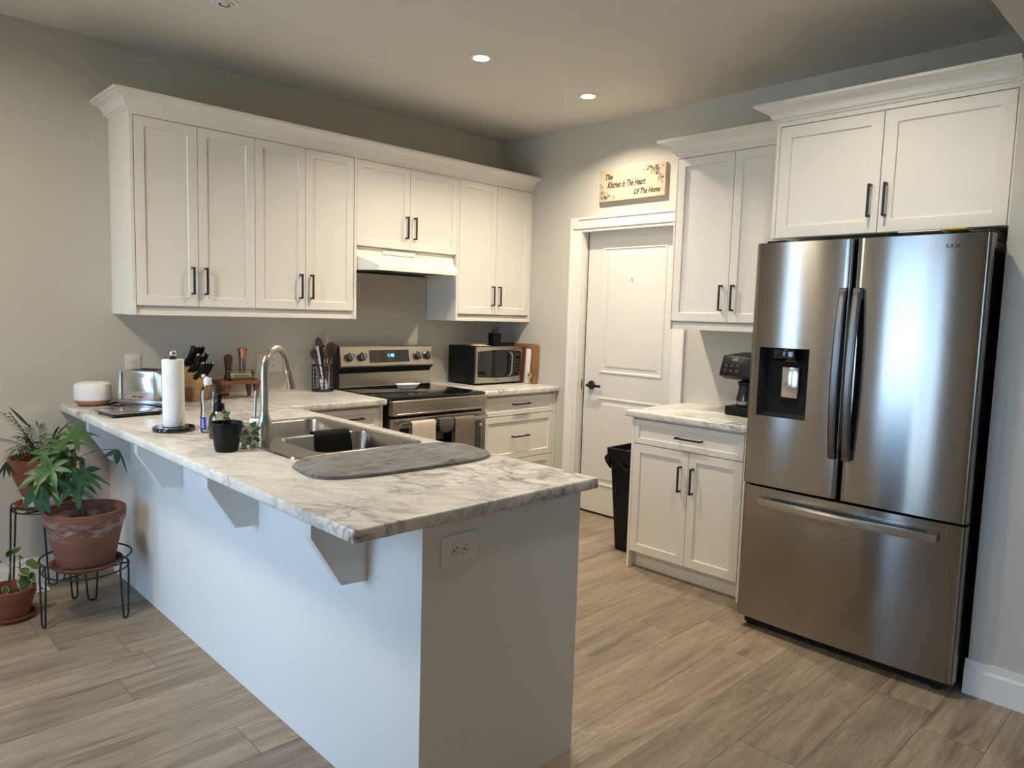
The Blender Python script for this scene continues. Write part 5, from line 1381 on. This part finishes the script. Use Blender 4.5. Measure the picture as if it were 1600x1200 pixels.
pl = [('red', 'red pen standing in the middle of the pen cup', -.004, -.01, .128), ('red', 'second red pen, leaning behind the first in the pen cup', .006, .008, .122), ('green', 'dark green pen at the left of the red ones in the pen cup', -.016, -.006, .118), ('blackplastic', 'black marker at the left of the pen cup', -.026, .0, .122), ('blackplastic', 'black marker at the right of the pen cup', .022, -.004, .124), ('whiteplastic', 'white pen with its tip up in the pen cup', .000, .016, .130)]
for m_, lab, dx, dy, h in pl:
    b_ = pcup+V((dx*.6, dy*.6, .005)); t_ = pcup+V((dx, dy, h))
    p_ = thing('pen', lab, 'pen', b_, 'pens in the black cup')
    MB().cyl(b_, t_, .0042, n=10).done('barrel', m_, p_)
    MB().tube([t_, t_+V((0, 0, .006))], [.0034, .001], 8).done('tip', 'blackplastic', p_)
tag(MB().box(-.47, -.35, -.27, -.19, zt, zt+.004, m=None).done('notepad', 'white_paper'), 'white note paper on top of the microwave', 'paper')
tag(MB().box(-.45, -.33, -.21, -.12, zt+.0045, zt+.010).done('envelope', 'yellow'), 'yellowish envelope on the papers on top of the microwave', 'paper')
# boards leaning on the side wall
def leaning(name, y0, y1, h, x_base, x_top, th, m, label, rr=.02, hole=None):
    mb = MB(); d = V((x_top-x_base, 0, h)); Lh = d.length; d.normalize()
    mm = Matrix.Translation((x_base, 0, Z+.0006+th*abs(d.x))) @ Matrix(((d.z, 0, d.x, 0), (0, 1, 0, 0), (-d.x, 0, d.z, 0), (0, 0, 0, 1)))
    # outline in (y, z)
    mb.prism(rrect(y0, y1, 0, Lh, rr, 5), -th, 0, 'x', .0025, m=mm)
    return tag(mb.done(name, m), label, 'cutting board', 'boards beside the microwave')
leaning('cutting_board', -.452, -.02, .298, -.022, -.003, .016, 'wood_board', 'large chestnut wooden cutting board against the side wall', .022)
leaning('cutting_board', -.388, -.03, .262, -.045, -.026, .006, 'whiteplastic', 'white plastic cutting board beside the microwave', .02)
leaning('cutting_board', -.345, -.02, .282, -.0565, -.037, .006, 'brownbook', 'reddish brown cutting board next to the white one', .02)
mb = MB(); q = V((-.056, -.402, Z+.062))
mb.tube([q+V((0, .016*math.cos(a), .018*math.sin(a))) for a in [2*PI*k/20 for k in range(20)]], .007, 8, closed=True).box(-.061, -.051, -.409, -.395, Z+.0008, Z+.046, .002)
tag(mb.done('trivet_handle', 'wood_light'), 'pale wooden paddle with a ring end in front of the boards', 'paddle')

# ================================================================ RIGHT COUNTER, BIN, SIGN, OUTLETS, LIGHTS
cm = thing('coffee_maker', 'black drip coffee maker half hidden by the refrigerator', 'coffee maker', (-.25, -2.30, Z))
def cb(*a, **k): return MB(RW).box(*a, **k)
cb(2.195, 2.40, -.335, -.14, Z+.001, Z+.052, .008).done('base', 'blackplastic', cm)
cb(2.205, 2.39, -.17, -.10, Z+.001, Z+.30, .008).done('water_tank', 'blackplastic', cm)
MB(RW).prism([(-.392, Z+.222), (-.350, Z+.332), (-.12, Z+.345), (-.12, Z+.205), (-.33, Z+.200)], 2.178, 2.40, 'x', .010).done('head', 'blackplastic', cm)
mb = MB(RW)
sf = V((0, .025, .085)).normalized()
for i in range(3):
    for j in range(2):
        y_ = -.379+.0105*j-.0015; z_ = Z+.250+.028*j
        mb.box(2.205+.034*i, 2.223+.034*i, y_-.0035, y_+.002, z_-.007, z_+.007)
mb.done('button', 'etched', cm)
cb(2.243, 2.275, -.3605, -.354, Z+.303, Z+.320).done('display', 'steel_h', cm)
cf_ = MB(RW).lathe([(0, 0), (.055, 0), (.060, .01), (.060, .04), (.050, .08), (.045, .115), (0, .115)], (2.285, -.258, Z+.0525), 30).done('carafe', 'darkglass', cm)
MB(RW).lathe([(.046, .112), (.050, .112), (.052, .135), (.03, .142), (0, .142)], (2.285, -.258, Z+.0525), 30).done('lid', 'blackplastic', cf_)
MB(RW).lathe([(.0605, .012), (.0625, .012), (.0625, .030), (.0605, .030)], (2.285, -.258, Z+.0525), 30, closed=True).done('steel_band', 'chrome', cf_)
# bin
bn = thing('trash_bin', 'tall narrow black plastic bin between the door and the base cabinet', 'trash bin', (-.22, -1.62, 0))
mb = MB(RW)
def bl(x0, x1, y0, y1, z): return [(x, y, z) for x, y in rrect(x0, x1, y0, y1, .02, 4)]
loft(mb, [bl(1.548, 1.745, -.430, -.06, .0), bl(1.545, 1.747, -.432, -.055, .01), bl(1.502, 1.765, -.450, -.030, .555), bl(1.484, 1.772, -.462, -.022, .558), bl(1.480, 1.774, -.466, -.018, .635), bl(1.492, 1.764, -.452, -.030, .635), bl(1.495, 1.76, -.45, -.035, .60)])
mb.bm.faces.new(mb.bm.verts[:20][::-1]) if False else None
mb._xf(mb.bm.verts[:]); bmesh.ops.recalc_face_normals(mb.bm, faces=mb.bm.faces[:])
mb.done('body', 'blackplastic', bn)
mb = MB(RW).prism([(1.478, .60), (1.448, .565), (1.462, .535), (1.498, .50)], -.44, -.36, 'y', .004)
mb.done('handle', 'blackplastic', bn)
mb = MB(RW)
for k in range(4): mb.tube([(1.50+.03*k, -.462, .60-.01*k), (1.56+.03*k, -.468, .57-.02*k), (1.60+.04*k, -.462, .50+.01*k)], .004, 6)
mb.done('bag_fold', 'blackgloss', bn)
# sign
sg = thing('wall_sign', 'small canvas sign with script lettering above the pantry door', 'sign', (-.015, -1.258, 2.225))
MB(RW).box(.990, 1.526, -.031, -.001, 2.219, 2.428, .002).done('canvas', 'sign', sg, smooth=False)
sxp = -.0316
def sgt(b, s, y, z, xs=.8): return text_part('lettering', b, 'ink', sg, s, (sxp, y, z), (0, -1, .0), (0, 0, 1), shear=.35, xs=xs, bold=.022)
sgt('The', .052, -1.068, 2.378); sgt('Kitchen Is The Heart', .060, -1.215, 2.324, .60); sgt('Of The Home', .050, -1.385, 2.262, .72)
mb = MB(); random.seed(5)
def sprig(y, z, n, dy, dz):
    for k in range(n):
        p = V((sxp, y+dy*k/n+random.uniform(-.02, .02), z+dz*k/n+random.uniform(-.02, .02)))
        a = random.uniform(0, 2*PI)
        for q in range(4):
            b_ = a+q*1.5; r_ = random.uniform(.006, .012)
            c1 = p+V((0, math.cos(b_)*r_, math.sin(b_)*r_))
            vs_ = [p, p.lerp(c1, .5)+V((0, -math.sin(b_)*.003, math.cos(b_)*.003)), c1, p.lerp(c1, .5)-V((0, -math.sin(b_)*.003, math.cos(b_)*.003))]
            if all(-1.52 < v.y < -.995 and 2.225 < v.z < 2.424 for v in vs_): mb.bm.faces.new([mb.bm.verts.new(v) for v in vs_])
    mb.tube([V((sxp, y, z)), V((sxp, y+dy, z+dz))], .0008, 4)
sprig(-1.005, 2.32, 16, -.03, -.08); sprig(-1.01, 2.25, 14, -.10, .0); sprig(-1.37, 2.415, 16, -.13, -.02); sprig(-1.45, 2.40, 16, -.05, -.10); sprig(-1.40, 2.41, 10, -.08, -.05)
mb.done('floral_print', 'ink_soft', sg, smooth=False)
# outlets
def outlet(name, label, T, w, h, kinds, pm_='ivory'):
    """T maps local (x right, y into wall, z up), centre at origin"""
    r = thing(name, label, 'outlet' if 'o' in kinds else 'switch', T.translation)
    MB(T).box(-w/2, w/2, -.006, 0, -h/2, h/2, .002).done('cover_plate', pm_, r)
    n = len(kinds)
    for i, kd_ in enumerate(kinds):
        cx_ = (i-(n-1)/2)*.046
        q = MB(T).box(cx_-.0168, cx_+.0168, -.0085, -.0055, -.0335, .0335, .001).done('receptacle' if kd_ == 'o' else 'rocker', 'ivory', r)
        mb = MB(T)
        if kd_ == 'o':
            for s in (-1, 1):
                z_ = s*.018
                mb.box(cx_-.0082, cx_-.0062, -.0090, -.0084, z_-.001, z_+.007).box(cx_+.0062, cx_+.0078, -.0090, -.0084, z_, z_+.006).lathe([(0, 0), (.0026, 0), (.0026, .0006), (0, .0006)], n=12, m=Matrix.Translation((cx_, -.0086, z_-.006)) @ Matrix.Rotation(PI/2, 4, 'X'))
            mb.done('slots', 'gap', q)
        for s in (-1, 1): MB(T).lathe([(0, 0), (.003, 0), (.003, .001), (0, .001)], n=10, m=Matrix.Translation((cx_, -.006, s*.0485)) @ Matrix.Rotation(PI/2, 4, 'X')).done('screw', 'ivory', r)
    return r
outlet('wall_outlet', 'white wall outlet above the toaster', Matrix.Translation((-2.722, 0, 1.105)), .078, .120, 'o')
outlet('wall_outlet', 'white double plate with a switch and an outlet behind the faucet', Matrix.Translation((-1.945, 0, 1.100)), .170, .120, 'so')
TE = Matrix.Translation((-2.722, PYE, .795)) @ Matrix.Rotation(PI/2, 4, 'Y')
outlet('wall_outlet', 'white sideways outlet on the end panel of the peninsula', TE, .086, .130, 'o', 'penin')
# recessed lights
def can(x, y, lit, label):
    r = thing('recessed_light', label, 'light', (x, y, CEIL), 'recessed ceiling lights')
    MB().lathe([(.040, 0), (.062, 0), (.062, -.003), (.056, -.006), (.040, -.004)], (x, y, CEIL), 40, closed=True).done('trim_ring', 'gasket', r)
    if lit:
        MB().lathe([(0, -.001), (.041, -.001), (.041, -.005), (0, -.006)], (x, y, CEIL), 32).done('lens', 'lens', r)
    else:
        MB().lathe([(.0, -.001), (.040, -.001), (.040, -.002), (0, -.002)], (x, y, CEIL), 32).done('housing', 'etched', r)
        MB().lathe([(.028, -.002), (.038, -.002), (.037, -.010), (.026, -.010)], (x, y, CEIL), 32, closed=True).lathe([(0, -.003), (.016, -.003), (.016, -.008), (0, -.008)], (x, y, CEIL), 24).done('gimbal', 'gasket', r)
can(*LAMPS[0], True, 'lit recessed ceiling light above the sink side of the kitchen, nearer the camera')
can(*LAMPS[1], True, 'lit recessed ceiling light in front of the pantry door sign')
can(*OUT_LAMPS[0], True, 'lit recessed ceiling light in front of the refrigerator')
can(*OUT_LAMPS[1], True, 'lit recessed ceiling light added in the living room, out of view')
r_ = thing('added_drum_light', 'added round drum ceiling light, out of view over the plants and dining corner', 'light', (ADDED_DRUM[0], ADDED_DRUM[1], CEIL))
MB().lathe([(0, 0), (.23, 0), (.235, -.004), (.235, -.02), (0, -.02)], (ADDED_DRUM[0], ADDED_DRUM[1], CEIL), 48).done('base', 'gasket', r_)
MB().lathe([(.225, -.02), (.225, -.11), (.215, -.112), (.215, -.02)], (ADDED_DRUM[0], ADDED_DRUM[1], CEIL), 48, closed=True).done('shade', 'white_paper', r_)
MB().lathe([(0, -.095), (.214, -.095), (.214, -.100), (0, -.100)], (ADDED_DRUM[0], ADDED_DRUM[1], CEIL), 48).done('diffuser', 'lens_soft', r_)
can(-2.590, -.924, False, 'unlit recessed ceiling light above the left wall cabinets')
